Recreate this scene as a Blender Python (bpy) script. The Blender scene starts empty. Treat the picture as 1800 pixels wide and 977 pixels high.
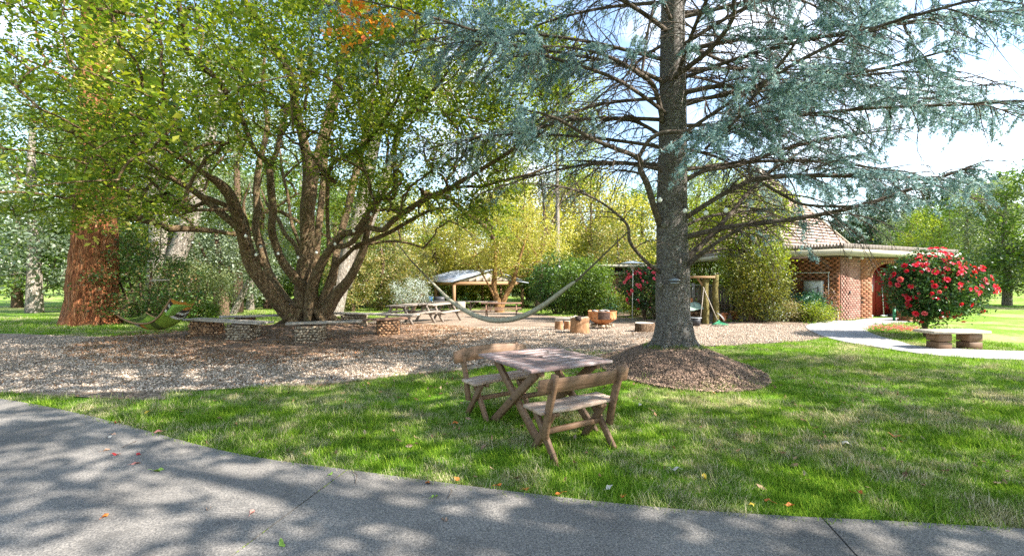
import bpy, bmesh, math, random
import numpy as np
from mathutils import Vector, Matrix
R = math.radians
rng = np.random.default_rng(7)
random.seed(7)
S = bpy.context.scene
C = S.collection

# ------------------------------------------------------------------ camera, sky, sun, exposure
CH, F = 1.6, 780.0                       # eye height; focal length in photo pixels (1800 wide)
cam = bpy.data.cameras.new('camera'); co = bpy.data.objects.new('camera', cam); C.objects.link(co)
co.location = (0, 0, CH); co.rotation_euler = (R(90), 0, 0)
cam.sensor_width = 36; cam.lens = 36*F/1800; cam.clip_start = .05; cam.clip_end = 2000
S.camera = co
SUN_AZ, SUN_EL = 108.0, 40.0
SD = Vector((math.sin(R(SUN_AZ))*math.cos(R(SUN_EL)), math.cos(R(SUN_AZ))*math.cos(R(SUN_EL)), math.sin(R(SUN_EL))))
W = bpy.data.worlds.new('World'); S.world = W; W.use_nodes = True
nt = W.node_tree; bg = nt.nodes['Background']
sky = nt.nodes.new('ShaderNodeTexSky'); sky.sky_type = 'NISHITA'; sky.sun_disc = False
sky.sun_elevation = R(SUN_EL); sky.sun_rotation = R(SUN_AZ); sky.air_density = 1.2; sky.dust_density = .6
tc = nt.nodes.new('ShaderNodeTexCoord'); mp = nt.nodes.new('ShaderNodeMapping'); mp.inputs['Scale'].default_value = (1, 1, 2.2)
nz = nt.nodes.new('ShaderNodeTexNoise'); nz.inputs['Scale'].default_value = 3.2; nz.inputs['Detail'].default_value = 7
rp = nt.nodes.new('ShaderNodeValToRGB'); rp.color_ramp.elements[0].position = .5; rp.color_ramp.elements[1].position = .72
mx = nt.nodes.new('ShaderNodeMix'); mx.data_type = 'RGBA'; mx.inputs[7].default_value = (5.2, 5.5, 6.0, 1)
L = nt.links.new
L(tc.outputs['Generated'], mp.inputs[0]); L(mp.outputs[0], nz.inputs['Vector']); L(nz.outputs['Fac'], rp.inputs[0])
L(rp.outputs[0], mx.inputs[0]); L(sky.outputs[0], mx.inputs[6]); L(mx.outputs[2], bg.inputs[0])
bg.inputs[1].default_value = .125
sl = bpy.data.lights.new('sun', 'SUN'); sl.energy = 5.0; sl.angle = R(.55); sl.color = (1, .95, .87)
so = bpy.data.objects.new('sun', sl); C.objects.link(so); so.rotation_euler = SD.to_track_quat('Z', 'Y').to_euler(); so.location = (20, -10, 30)
vs = S.view_settings; vs.view_transform = 'Standard'; vs.look = 'None'; vs.exposure = 1.8; vs.gamma = 1
S.cycles.max_bounces = 7; S.cycles.diffuse_bounces = 4; S.cycles.transmission_bounces = 5; S.cycles.transparent_max_bounces = 4
S.cycles.glossy_bounces = 2
S.cycles.use_denoising = False
S.render.use_persistent_data = False

# ------------------------------------------------------------------ geometry helpers
def sstep(a, b, x):
    t = np.clip((x-a)/(b-a), 0, 1); return t*t*(3-2*t)
def gz(x, y):
    s = 1-sstep(3., 9., x)
    return -.045*np.clip(np.asarray(y)-13., 0, 33)*s
CED = np.array([2.9, 7.9]); MAP = np.array([-6.1, 13.5])
def mz(x, y):                            # terrain plus the two mulch mounds
    z = gz(x, y)
    r = np.hypot((x-CED[0])/1.16, (y-CED[1]+.02)/1.66)
    z = z+.40*np.clip(1-r*r, 0, 1)**1.15
    r2 = np.hypot(x-MAP[0], y-MAP[1])
    return z+.27*np.exp(-(r2/1.55)**2)
def at(px, py, d): return np.array([(px-900)/F*d, d, CH-(py-488.5)/F*d])
def G(px, py):                           # point of the ground seen at a pixel
    lo, hi = 1.5, 200
    for _ in range(50):
        m = (lo+hi)/2; X = (px-900)/F*m
        if CH-(py-488.5)/F*m > float(gz(X, m)): lo = m
        else: hi = m
    return np.array([(px-900)/F*lo, lo, float(gz((px-900)/F*lo, lo))])

class MB:
    def __init__(s): s.v = []; s.f = []; s.n = 0
    def add(s, v, f):
        v = np.asarray(v, float).reshape(-1, 3); f = [np.asarray(q)+s.n for q in f] if isinstance(f, list) else [np.asarray(f)+s.n]
        s.v.append(v); s.f += f; s.n += len(v); return s
    def box(s, c, size, rz=0, M=None):
        h = np.array(size)/2
        v = np.array([[x, y, z] for x in (-1, 1) for y in (-1, 1) for z in (-1, 1)])*h
        if M is not None: v = v@np.array(M.to_3x3()).T
        elif rz: c_, s_ = math.cos(rz), math.sin(rz); v = v@np.array([[c_, s_, 0], [-s_, c_, 0], [0, 0, 1]])
        return s.add(v+np.array(c), np.array([[0, 1, 3, 2], [4, 6, 7, 5], [0, 4, 5, 1], [2, 3, 7, 6], [0, 2, 6, 4], [1, 5, 7, 3]]))
    def beam(s, a, b, w, h, up=(0, 0, 1)):  # w across, h along 'up'
        a, b = Vector(a), Vector(b); t = (b-a).normalized(); u = Vector(up)
        x = t.cross(u)
        if x.length < 1e-4: x = t.cross(Vector((1, 0, 0)))
        x.normalize(); y = x.cross(t)
        M = Matrix((x, t, y)).transposed()
        return s.box((a+b)/2, (w, (b-a).length, h), M=M)
    def tube(s, pts, rad, n=8, cap=True, wob=0):
        p = np.asarray(pts, float); m = len(p); rad = np.broadcast_to(rad, (m,)).astype(float)
        t = np.gradient(p, axis=0); t /= np.linalg.norm(t, axis=1, keepdims=True)+1e-9
        ch = p[-1]-p[0]; ref = np.cross(ch, [0, 0, 1.])
        if np.linalg.norm(ref) < .15*np.linalg.norm(ch)+1e-6: ref = np.array([.1, 1., 0])
        ref = ref/np.linalg.norm(ref)
        u = ref-t*(t@ref)[:, None]; u /= np.linalg.norm(u, axis=1, keepdims=True)+1e-9; w = np.cross(t, u)
        a = np.arange(n)*2*math.pi/n
        rr = rad[:, None]*np.ones(n)
        if wob:
            k = np.arange(m)[:, None]; ph = rng.random(4)*6.3
            rr = rr*(1+wob*(np.sin(3*a+ph[0]+k*.21)+.7*np.sin(5*a+ph[1]-k*.33)+.6*np.sin(2*a+ph[2]+k*.5)+.5*rng.normal(0, .5, (m, n))))
        v = p[:, None]+rr[..., None]*(np.cos(a)[:, None]*u[:, None]+np.sin(a)[:, None]*w[:, None])
        i = np.arange(m-1)[:, None]*n; j = np.arange(n); j2 = (j+1) % n
        f = np.stack([i+j, i+j2, i+n+j2, i+n+j], -1).reshape(-1, 4)
        fs = [f]
        if cap: fs += [np.arange(n)[None, ::-1], (np.arange(n)+(m-1)*n)[None]]
        return s.add(v.reshape(-1, 3), fs)
    def lathe(s, prof, c=(0, 0, 0), n=24):
        a = np.arange(n)*2*math.pi/n; pr = np.array(prof, float); m = len(pr)
        v = np.stack([pr[:, 0:1]*np.cos(a), pr[:, 0:1]*np.sin(a), pr[:, 1:2]+0*a], -1)+np.array(c)
        i = np.arange(m-1)[:, None]*n; j = np.arange(n); j2 = (j+1) % n
        return s.add(v.reshape(-1, 3), np.stack([i+j, i+j2, i+n+j2, i+n+j], -1).reshape(-1, 4))
    def prism(s, poly, z0, z1):
        p = np.array(poly, float); n = len(p)
        v = np.vstack([np.c_[p, np.full(n, z0)], np.c_[p, np.full(n, z1)]]); j = np.arange(n); j2 = (j+1) % n
        return s.add(v, [np.arange(n)[None, ::-1], (np.arange(n)+n)[None], np.stack([j, j2, j2+n, j+n], -1)])
    def rock(s, c, r, seed=0):
        g = np.random.default_rng(seed)
        t = (1+5**.5)/2
        v = np.array([[-1, t, 0], [1, t, 0], [-1, -t, 0], [1, -t, 0], [0, -1, t], [0, 1, t], [0, -1, -t], [0, 1, -t], [t, 0, -1], [t, 0, 1], [-t, 0, -1], [-t, 0, 1]])/1.9
        f = np.array([[0, 11, 5], [0, 5, 1], [0, 1, 7], [0, 7, 10], [0, 10, 11], [1, 5, 9], [5, 11, 4], [11, 10, 2], [10, 7, 6], [7, 1, 8], [3, 9, 4], [3, 4, 2], [3, 2, 6], [3, 6, 8], [3, 8, 9], [4, 9, 5], [2, 4, 11], [6, 2, 10], [8, 6, 7], [9, 8, 1]])
        v = v*(1+g.normal(0, .14, (12, 1)))*np.array(r)
        return s.add(v+np.array(c), f)
    def mesh(s, name, mat, smooth=False, off=None):
        me = bpy.data.meshes.new(name)
        v = np.concatenate(s.v) if s.v else np.zeros((0, 3))
        if off is not None: v = v-np.array(off)
        me.vertices.add(len(v)); me.vertices.foreach_set('co', v.ravel())
        loops = np.concatenate([q.ravel() for q in s.f]); tot = np.concatenate([np.full(len(q), q.shape[1]) for q in s.f])
        me.loops.add(len(loops)); me.loops.foreach_set('vertex_index', loops.astype(np.int32))
        me.polygons.add(len(tot)); me.polygons.foreach_set('loop_start', np.r_[0, np.cumsum(tot)[:-1]].astype(np.int32))
        if smooth: me.polygons.foreach_set('use_smooth', np.ones(len(tot), bool))
        me.update(calc_edges=True)
        me.materials.append(mat); return me
    def build(s, name, mat, parent=None, smooth=False, loc=None, world=True, bevel=0):
        """one object; when it has a parent, world coordinates are turned into the parent's own"""
        off = None
        if parent is not None and world:
            r = root_of(parent); off = r.location
        me = s.mesh(name, mat, smooth, off)
        if parent is not None and world:
            rz = root_of(parent).rotation_euler.z
            if rz: me.transform(Matrix.Rotation(-rz, 4, 'Z'))
        o = bpy.data.objects.new(name, me); C.objects.link(o)
        if parent is not None: o.parent = parent
        if loc is not None: o.location = loc
        if bevel: add_bevel(me, bevel)
        return o
def add_bevel(me, w, seg=1):
    b = bmesh.new(); b.from_mesh(me)
    ed = [e for e in b.edges if len(e.link_faces) == 2 and e.calc_face_angle(0) > R(50)]
    bmesh.ops.bevel(b, geom=ed, offset=w, segments=seg, affect='EDGES', profile=.6); b.to_mesh(me); b.free()
def root_of(o):
    while o.parent: o = o.parent
    return o
def tag(o, label=None, cat=None, group=None, kind=None):
    if label: o['label'] = label
    if cat: o['category'] = cat
    if group: o['group'] = group
    if kind: o['kind'] = kind
    return o
def thing(name, label, cat, loc=(0, 0, 0), rz=0, group=None):
    o = bpy.data.objects.new(name, None); C.objects.link(o); o.empty_display_size = .1
    o.location = [float(q) for q in loc]; o.rotation_euler = (0, 0, rz); return tag(o, label, cat, group)
def copy_tree(o, parent=None):
    c = o.copy(); C.objects.link(c)
    if parent is not None: c.parent = parent
    for ch in [q for q in bpy.data.objects if q.parent == o]: copy_tree(ch, c)
    return c
def part(name, mesh, parent, loc=(0, 0, 0), rot=(0, 0, 0), scale=(1, 1, 1)):
    o = bpy.data.objects.new(name, mesh); C.objects.link(o); o.parent = parent
    o.location = loc; o.rotation_euler = rot; o.scale = scale; return o

# ------------------------------------------------------------------ materials
class NB:
    def __init__(s, name):
        s.m = bpy.data.materials.new(name); s.m.use_nodes = True; s.t = s.m.node_tree; s.t.nodes.clear()
        s.out = s.t.nodes.new('ShaderNodeOutputMaterial')
    def n(s, typ, **k):
        o = s.t.nodes.new('ShaderNode'+typ)
        for a, b in k.items():
            if a.startswith('i_'): o.inputs[a[2:].replace('_', ' ')].default_value = b
            else: setattr(o, a, b)
        return o
    def l(s, a, b): s.t.links.new(a, b)
    def coord(s, which='Object', scale=(1, 1, 1)):
        if which == 'Position': o = s.n('NewGeometry').outputs['Position']
        else: o = s.n('TexCoord').outputs[which]
        m = s.n('Mapping'); m.inputs['Scale'].default_value = scale; s.l(o, m.inputs[0]); return m.outputs[0]
    def noise(s, vec, scale, detail=5, rough=.55):
        o = s.n('TexNoise'); o.inputs['Scale'].default_value = scale; o.inputs['Detail'].default_value = detail; o.inputs['Roughness'].default_value = rough
        s.l(vec, o.inputs['Vector']); return o.outputs['Fac']
    def ramp(s, fac, stops):
        o = s.n('ValToRGB'); cr = o.color_ramp
        while len(cr.elements) < len(stops): cr.elements.new(.5)
        for e, (p, c) in zip(cr.elements, stops): e.position = p; e.color = (*c, 1) if len(c) == 3 else c
        s.l(fac, o.inputs[0]); return o.outputs[0]
    def mix(s, fac, a, b, mode='MIX'):
        o = s.n('Mix', data_type='RGBA', blend_type=mode)
        for src, i in ((fac, 0), (a, 6), (b, 7)):
            if isinstance(src, (int, float)): o.inputs[i].default_value = src
            elif isinstance(src, tuple): o.inputs[i].default_value = (*src, 1)
            else: s.l(src, o.inputs[i])
        return o.outputs[2]
    def math(s, op, a, b=0):
        o = s.n('Math', operation=op)
        for q, i in ((a, 0), (b, 1)):
            if isinstance(q, (int, float)): o.inputs[i].default_value = q
            else: s.l(q, o.inputs[i])
        return o.outputs[0]
    def rand(s):
        a = s.n('ObjectInfo').outputs['Random']; b = s.n('NewGeometry').outputs['Random Per Island']
        return s.math('FRACT', s.math('ADD', a, b))
    def pbr(s, col, rough=.8, bump=None, bs=.5, bd=.02, spec=.3, metal=0):
        p = s.n('BsdfPrincipled'); s.l(col, p.inputs['Base Color']) if not isinstance(col, tuple) else setattr(p.inputs['Base Color'], 'default_value', (*col, 1))
        if isinstance(rough, (int, float)): p.inputs['Roughness'].default_value = rough
        else: s.l(rough, p.inputs['Roughness'])
        p.inputs['Specular IOR Level'].default_value = spec; p.inputs['Metallic'].default_value = metal
        if bump is not None:
            b = s.n('Bump'); b.inputs['Strength'].default_value = bs; b.inputs['Distance'].default_value = bd
            s.l(bump, b.inputs['Height']); s.l(b.outputs[0], p.inputs['Normal'])
        s.l(p.outputs[0], s.out.inputs[0]); return s.m

def m_leaf(name, cols, trans=.45, rough=.45, clump=1.3, bright=1.0, tint=(1.25, 1.3, .45)):
    """leaf colour varies leaf by leaf and clump by clump"""
    b = NB(name); r = b.rand(); nz = b.noise(b.coord('Position'), clump, 2)
    f = b.math('ADD', b.math('MULTIPLY', r, .62), b.math('MULTIPLY', nz, .55)); f = b.math('SUBTRACT', f, .09)
    k = len(cols); c = b.ramp(f, [((i+.5)/k, tuple(q*bright for q in col)) for i, col in enumerate(cols)])
    d = b.n('BsdfDiffuse'); t = b.n('BsdfTranslucent'); g = b.n('BsdfGlossy'); g.inputs['Roughness'].default_value = rough
    tc_ = b.mix(1.0, c, tint, 'MULTIPLY')
    b.l(c, d.inputs[0]); b.l(tc_, t.inputs[0]); g.inputs[0].default_value = (.9, .95, 1, 1)
    m1 = b.n('MixShader'); m1.inputs[0].default_value = trans; b.l(d.outputs[0], m1.inputs[1]); b.l(t.outputs[0], m1.inputs[2])
    m2 = b.n('MixShader'); m2.inputs[0].default_value = .025; b.l(m1.outputs[0], m2.inputs[1]); b.l(g.outputs[0], m2.inputs[2])
    b.l(m2.outputs[0], b.out.inputs[0]); return b.m
def m_noise(name, stops, scale=5, stretch=(1, 1, 1), rough=.85, bs=.6, bd=.02, bscale=None, spec=.3, rnd=0, which='Object', metal=0, detail=6, fine=0):
    b = NB(name); v = b.coord(which, stretch); f = b.noise(v, scale, detail, .62)
    c = b.ramp(f, stops)
    if rnd: c = b.mix(1.0, c, b.ramp(b.rand(), [(0, (1-rnd, 1-rnd, 1-rnd)), (1, (1+rnd, 1+rnd*.95, 1+rnd*.9))]), 'MULTIPLY')
    if fine: c = b.mix(1.0, c, b.ramp(b.noise(v, scale*fine, 3, .7), [(.3, (.6, .6, .6)), (.7, (1.35, 1.35, 1.35))]), 'MULTIPLY')
    h = b.noise(v, bscale or scale*2.2, 5, .65)
    return b.pbr(c, rough, h, bs, bd, spec, metal)
def m_wood(name, a, bcol, dark, rnd=.2, rough=.75, axis=0, scale=1.0, wear=None):
    st = [14, 14, 14]; st[axis] = 1.1
    b = NB(name); v = b.coord('Object', tuple(q*scale for q in st)); f = b.noise(v, 3.0, 6, .65)
    c = b.ramp(f, [(.25, dark), (.48, a), (.75, bcol)])
    c = b.mix(1.0, c, b.ramp(b.rand(), [(0, (1-rnd,)*3), (1, (1+rnd,)*3)]), 'MULTIPLY')
    if wear: c = b.mix(b.ramp(b.noise(b.coord('Object'), 6, 6, .7), [(.5, (0, 0, 0)), (.68, (1, 1, 1))]), c, wear)
    return b.pbr(c, rough, f, .35, .006)
def m_plain(name, col, rough=.6, metal=0, var=.12, scale=9):
    lo = tuple(q*(1-var*1.5) for q in col); hi = tuple(min(1, q*(1+var)) for q in col)
    return m_noise(name, [(.3, lo), (.7, hi)], scale, rough=rough, bs=.12, bd=.004, metal=metal)
def m_bark(name, cols, vs=(7, 7, 1.6), scale=2.5, bd=.05, lichen=None, bs=1.0, crack=True):
    b = NB(name); v = b.coord('Object', vs); f = b.noise(v, scale, 8, .68)
    vo = b.n('TexVoronoi'); vo.feature = 'DISTANCE_TO_EDGE'; vo.inputs['Scale'].default_value = scale*1.6
    vw = b.n('VectorMath', operation='ADD'); nn = b.n('TexNoise'); nn.inputs['Scale'].default_value = scale; b.l(v, nn.inputs['Vector'])
    b.l(v, vw.inputs[0]); b.l(nn.outputs['Color'], vw.inputs[1]); b.l(vw.outputs[0], vo.inputs['Vector'])
    e = b.math('MINIMUM', b.math('MULTIPLY', vo.outputs['Distance'], 4.5), 1)
    k = len(cols); c = b.ramp(f, [(.28+.44*i/(k-1), q) for i, q in enumerate(cols)])
    if crack: c = b.mix(1.0, c, b.ramp(e, [(0, (.45, .41, .38)), (.4, (1, 1, 1))]), 'MULTIPLY')
    if lichen: c = b.mix(b.ramp(b.noise(b.coord('Object'), 9, 7, .75), [(.55, (0, 0, 0)), (.66, (.8, .8, .8))]), c, lichen)
    h = b.math('ADD', b.math('MULTIPLY', e, .7), f)
    return b.pbr(c, .92, h, bs, bd, .15)

M = {}
# foliage
M['maple_leaf'] = m_leaf('broadleaf green leaves', [(.045, .08, .014), (.085, .14, .018), (.15, .21, .022), (.25, .29, .03), (.40, .37, .045)], .52)
M['orange_leaf'] = m_leaf('turning orange leaves', [(.45, .26, .03), (.62, .24, .03), (.66, .13, .03)], .5)
M['cedar_leaf'] = m_leaf('blue cedar needles', [(.07, .14, .15), (.16, .28, .29), (.29, .43, .44), (.45, .57, .55), (.6, .66, .52)], .35, .6, tint=(1, 1.05, 1.05))
M['yellow_leaf'] = m_leaf('yellow autumn leaves', [(.17, .2, .035), (.28, .29, .05), (.42, .39, .09), (.56, .49, .14), (.5, .38, .16)], .45)
M['grey_leaf'] = m_leaf('grey green leaves', [(.09, .12, .075), (.16, .205, .13), (.25, .30, .2), (.35, .39, .28)], .35)
M['dark_leaf'] = m_leaf('dark glossy leaves', [(.025, .055, .015), (.04, .085, .02), (.07, .14, .03), (.11, .2, .04)], .3, .3)
M['mid_leaf'] = m_leaf('mid green leaves', [(.05, .09, .02), (.085, .15, .025), (.14, .22, .035), (.22, .29, .05)], .4)
M['lime_leaf'] = m_leaf('lime green leaves', [(.10, .14, .015), (.18, .24, .025), (.28, .33, .035), (.38, .4, .06)], .45)
M['photinia_leaf'] = m_leaf('dark leaves with red tips', [(.035, .075, .02), (.055, .115, .027), (.09, .17, .035), (.18, .18, .065), (.42, .2, .11)], .3, .3, 2.6)
M['blush_leaf'] = m_leaf('green and peach leaves', [(.09, .14, .04), (.17, .2, .06), (.32, .27, .09), (.45, .29, .14)], .4)
M['teal_leaf'] = m_leaf('teal green leaves', [(.03, .09, .06), (.05, .15, .09), (.1, .22, .13)], .3)
M['dry_leaf'] = m_leaf('dry pinkish twigs and leaves', [(.2, .16, .09), (.33, .24, .15), (.42, .36, .2), (.25, .3, .1)], .3)
M['conifer_leaf'] = m_leaf('dark conifer needles', [(.02, .045, .025), (.04, .08, .04), (.07, .13, .06)], .15)
M['camellia_leaf'] = m_leaf('camellia leaves', [(.02, .05, .02), (.04, .085, .03), (.065, .13, .045), (.13, .21, .05)], .2, .22)
M['petal_red'] = m_leaf('red petals', [(.5, .01, .03), (.66, .02, .06), (.75, .06, .14)], .3)
M['petal_pink'] = m_leaf('pink red petals', [(.5, .03, .07), (.7, .08, .15), (.8, .22, .3)], .3)
# bark
M['maple_bark'] = m_bark('mossy brown bark', [(.06, .034, .017), (.155, .098, .052), (.27, .19, .11), (.38, .32, .21)], (6, 6, 3), 2.6, .035, (.15, .165, .05))
M['pale_bark'] = m_bark('pale grey bark', [(.2, .16, .12), (.42, .36, .3), (.62, .56, .5)], (5, 5, 1.2), 2.5, .06)
M['cedar_bark'] = m_bark('grey cedar bark', [(.10, .085, .07), (.26, .225, .195), (.46, .42, .385), (.62, .6, .57)], (8, 8, 11), 3.0, .06, (.5, .52, .48), 1.0)
M['cedar_branch'] = m_bark('cedar branch bark', [(.06, .045, .035), (.14, .11, .085), (.26, .22, .19)], (6, 6, 6), 3, .01)
M['red_bark'] = m_bark('shaggy red bark', [(.12, .035, .015), (.34, .11, .045), (.52, .22, .1), (.6, .36, .22)], (6, 6, .7), 2.0, .1)
M['brown_bark'] = m_bark('brown bark', [(.07, .045, .03), (.17, .11, .07), (.28, .2, .13)], (6, 6, 2), 2.5, .03)
# woods
M['table_wood'] = m_wood('weathered mauve table boards', (.21, .14, .125), (.33, .25, .235), (.10, .06, .055), .14, .6, 0, 1, (.38, .32, .31))
M['bench_wood'] = m_wood('brown stained bench wood', (.17, .098, .055), (.27, .165, .10), (.075, .04, .022), .2, .6, 0)
M['seat_wood'] = m_wood('worn seat boards', (.33, .23, .17), (.48, .38, .3), (.17, .10, .07), .2, .7, 0, 1, (.5, .42, .34))
M['old_plank'] = m_wood('grey weathered plank', (.33, .28, .23), (.5, .45, .39), (.15, .11, .08), .2, .85, 0)
M['picnic_wood'] = m_wood('silvered picnic wood', (.25, .205, .165), (.38, .33, .285), (.13, .1, .075), .2, .85, 0)
M['picnic_brown'] = m_wood('brown picnic wood', (.2, .11, .07), (.33, .2, .14), (.09, .05, .03), .2, .8, 0)
M['beam_wood'] = m_wood('warm beam timber', (.28, .16, .08), (.38, .25, .14), (.15, .08, .04), .15, .8, 0)
M['stump_wood'] = m_wood('orange split stump', (.30, .15, .07), (.50, .33, .2), (.12, .06, .03), .2, .85, 2)
M['stump_top'] = m_noise('sawn stump top', [(.3, (.3, .24, .18)), (.7, (.52, .45, .36))], 8)
M['fence_wood'] = m_wood('fence palings', (.26, .2, .15), (.36, .3, .24), (.14, .1, .07), .25, .9, 2)
# stones, brick, metal
M['stone'] = m_noise('gabion stone', [(.3, (.2, .14, .085)), (.5, (.36, .28, .19)), (.7, (.5, .43, .33))], 7, rnd=.4, bs=.5)
M['red_stone'] = m_noise('rusty gabion stone', [(.3, (.2, .09, .04)), (.5, (.38, .2, .1)), (.7, (.52, .36, .22))], 7, rnd=.35, bs=.5)
M['wire'] = m_plain('rusty wire', (.09, .07, .055), .6, .6)
def m_brick(name, cols):
    b = NB(name); r = b.rand(); c = b.ramp(r, [(i/(len(cols)-1), q) for i, q in enumerate(cols)])
    n = b.noise(b.coord('Position'), 28, 5, .7); c = b.mix(1.0, c, b.ramp(n, [(.3, (.7, .7, .7)), (.7, (1.25, 1.22, 1.2))]), 'MULTIPLY')
    st = b.ramp(b.noise(b.coord('Position'), 2.3, 5, .7), [(.58, (0, 0, 0)), (.75, (.55, .55, .55))])
    c = b.mix(st, c, (.5, .42, .36))
    return b.pbr(c, .9, n, .5, .006)
M['brick'] = m_brick('old red brick', [(.21, .08, .04), (.29, .115, .055), (.35, .155, .08), (.26, .10, .05), (.37, .20, .12)])
M['brick_face'] = m_brick('mauve faced brick', [(.20, .095, .07), (.26, .13, .10), (.33, .18, .14), (.23, .115, .09)])
M['mortar'] = m_plain('mortar', (.15, .105, .08), .95)
M['cream'] = m_plain('cream fascia paint', (.46, .41, .31), .6, 0, .08, 4)
M['white'] = m_plain('white painted metal', (.5, .51, .5), .45, 0, .06)
M['metal_roof'] = m_plain('pale metal roofing', (.30, .33, .37), .4, .15, .06, 3)
M['batten'] = m_plain('brown grey battens', (.23, .19, .16), .8)
M['door_red'] = m_plain('dark red door paint', (.22, .025, .018), .4)
M['orange_paint'] = m_plain('amber door glass', (.5, .22, .05), .4)
M['paper'] = m_plain('notice paper', (.7, .72, .75), .7)
M['black'] = m_plain('black plastic', (.04, .04, .045), .45)
M['dark'] = m_plain('dark interior', (.05, .035, .03), .9)
M['rust'] = m_noise('rusty orange iron', [(.3, (.14, .05, .02)), (.48, (.45, .17, .06)), (.68, (.6, .3, .15))], 5, rough=.8, bs=.5, bd=.01)
M['dark_iron'] = m_noise('mottled black iron', [(.35, (.06, .035, .03)), (.6, (.12, .07, .05)), (.72, (.4, .3, .25))], 12, rough=.85)
M['ash'] = m_noise('ash and charred wood', [(.3, (.06, .05, .045)), (.7, (.4, .38, .36))], 10)
M['tarp'] = m_noise('faded teal tarp', [(.3, (.15, .24, .19)), (.6, (.34, .44, .36)), (.75, (.55, .6, .5))], 6, bs=.5, bd=.03)
M['rake_green'] = m_plain('green rake plastic', (.03, .22, .1), .5)
M['terracotta'] = m_plain('terracotta', (.5, .2, .09), .85)
M['blue'] = m_plain('blue plastic', (.06, .22, .42), .4)
M['canvas'] = m_noise('khaki hammock cloth', [(.35, (.26, .235, .17)), (.65, (.42, .39, .30))], 30, stretch=(1, 1, 1), rough=.9, bs=.4, bd=.004)
M['rope'] = m_plain('rope', (.12, .10, .06), .9)
M['cable'] = m_plain('black cable', (.03, .03, .03), .6)
M['bulb'] = m_plain('frosted bulb glass', (.8, .8, .76), .2, 0, .03)
M['green_cloth'] = m_plain('green cushion cloth', (.2, .36, .06), .85, 0, .15)
def m_stripe():
    b = NB('striped lounger cloth'); w = b.n('TexWave'); w.bands_direction = 'X'; w.inputs['Scale'].default_value = .62; w.inputs['Distortion'].default_value = 0
    b.l(b.coord('Object'), w.inputs['Vector'])
    sep = b.n('SeparateXYZ'); b.l(b.n('TexCoord').outputs['Object'], sep.inputs[0])
    f = b.math('FRACT', b.math('MULTIPLY', b.math('ADD', sep.outputs[0], 5.), 1.35))
    o = b.n('ValToRGB'); cr = o.color_ramp; cr.interpolation = 'CONSTANT'
    st = [(0, (.18, .27, .03)), (.3, (.6, .6, .55)), (.34, (.06, .05, .04)), (.40, (.6, .6, .55)), (.44, (.06, .05, .04)), (.5, (.5, .22, .04)), (.62, (.2, .3, .04)), (.85, (.07, .10, .02))]
    while len(cr.elements) < len(st): cr.elements.new(.5)
    for e, (p, c) in zip(cr.elements, st): e.position = p; e.color = (*c, 1)
    b.l(f, o.inputs[0]); return b.pbr(o.outputs[0], .8, b.noise(b.coord('Object'), 60), .2, .003)
M['stripe'] = m_stripe()
# ground
def m_ground():
    b = NB('lawn soil and thatch'); p = b.coord('Position')
    n1 = b.noise(p, .55, 5, .6); n2 = b.noise(p, 9, 6, .75)
    g = b.ramp(n2, [(.3, (.055, .12, .014)), (.5, (.13, .26, .022)), (.7, (.25, .37, .04))])
    s = b.ramp(n2, [(.3, (.13, .12, .05)), (.55, (.31, .28, .13)), (.75, (.48, .43, .25))])
    return b.pbr(b.mix(b.ramp(n1, [(.46, (0, 0, 0)), (.62, (1, 1, 1))]), g, s), .95, n2, .8, .03, .1)
M['lawn'] = m_ground()
def m_grass():
    b = NB('grass blades'); p = b.coord('Position'); n1 = b.noise(p, 1.1, 6, .75); r = b.rand()
    g = b.ramp(r, [(0, (.075, .165, .015)), (.5, (.18, .32, .025)), (1, (.36, .48, .05))])
    s = b.ramp(r, [(0, (.22, .2, .08)), (.5, (.42, .37, .19)), (1, (.62, .55, .36))])
    f = b.math('ADD', n1, b.math('MULTIPLY', b.math('SUBTRACT', r, .5), .16))
    c = b.mix(b.ramp(f, [(.49, (0, 0, 0)), (.62, (1, 1, 1))]), g, s)
    d = b.n('BsdfDiffuse'); t = b.n('BsdfTranslucent'); b.l(c, d.inputs[0]); b.l(c, t.inputs[0])
    m = b.n('MixShader'); m.inputs[0].default_value = .4; b.l(d.outputs[0], m.inputs[1]); b.l(t.outputs[0], m.inputs[2]); b.l(m.outputs[0], b.out.inputs[0])
    return b.m
M['grass'] = m_grass()
def m_gravel():
    b = NB('pale gravel'); p = b.coord('Position')
    vo = b.n('TexVoronoi'); vo.inputs['Scale'].default_value = 34; b.l(p, vo.inputs['Vector'])
    h = b.n('SeparateColor'); b.l(vo.outputs['Color'], h.inputs[0])
    c = b.ramp(h.outputs[0], [(0, (.13, .095, .07)), (.3, (.31, .245, .19)), (.6, (.5, .415, .335)), (1, (.68, .6, .51))])
    big = b.noise(p, .7, 5, .6); c = b.mix(1.0, c, b.ramp(big, [(.35, (.72, .68, .64)), (.6, (1.1, 1.07, 1.02))]), 'MULTIPLY')
    ed = b.math('MINIMUM', b.math('MULTIPLY', vo.outputs['Distance'], 2.4), 1)
    c = b.mix(1.0, c, b.ramp(ed, [(.3, (1, 1, 1)), (1, (.55, .5, .46))]), 'MULTIPLY')
    return b.pbr(c, .9, b.math('SUBTRACT', 1, ed), .9, .012, .2)
M['gravel'] = m_gravel()
M['pebble'] = m_noise('gravel stones', [(.3, (.26, .2, .15)), (.7, (.54, .455, .37))], 40, rnd=.55, bs=.1)
M['mulch'] = m_noise('bark mulch', [(.3, (.05, .03, .02)), (.5, (.14, .09, .065)), (.7, (.3, .21, .16))], 22, which='Position', bs=1, bd=.04, detail=8)
M['chip'] = m_noise('mulch chips', [(.3, (.10, .06, .04)), (.7, (.42, .30, .22))], 20, rnd=.6, bs=.2)
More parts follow.
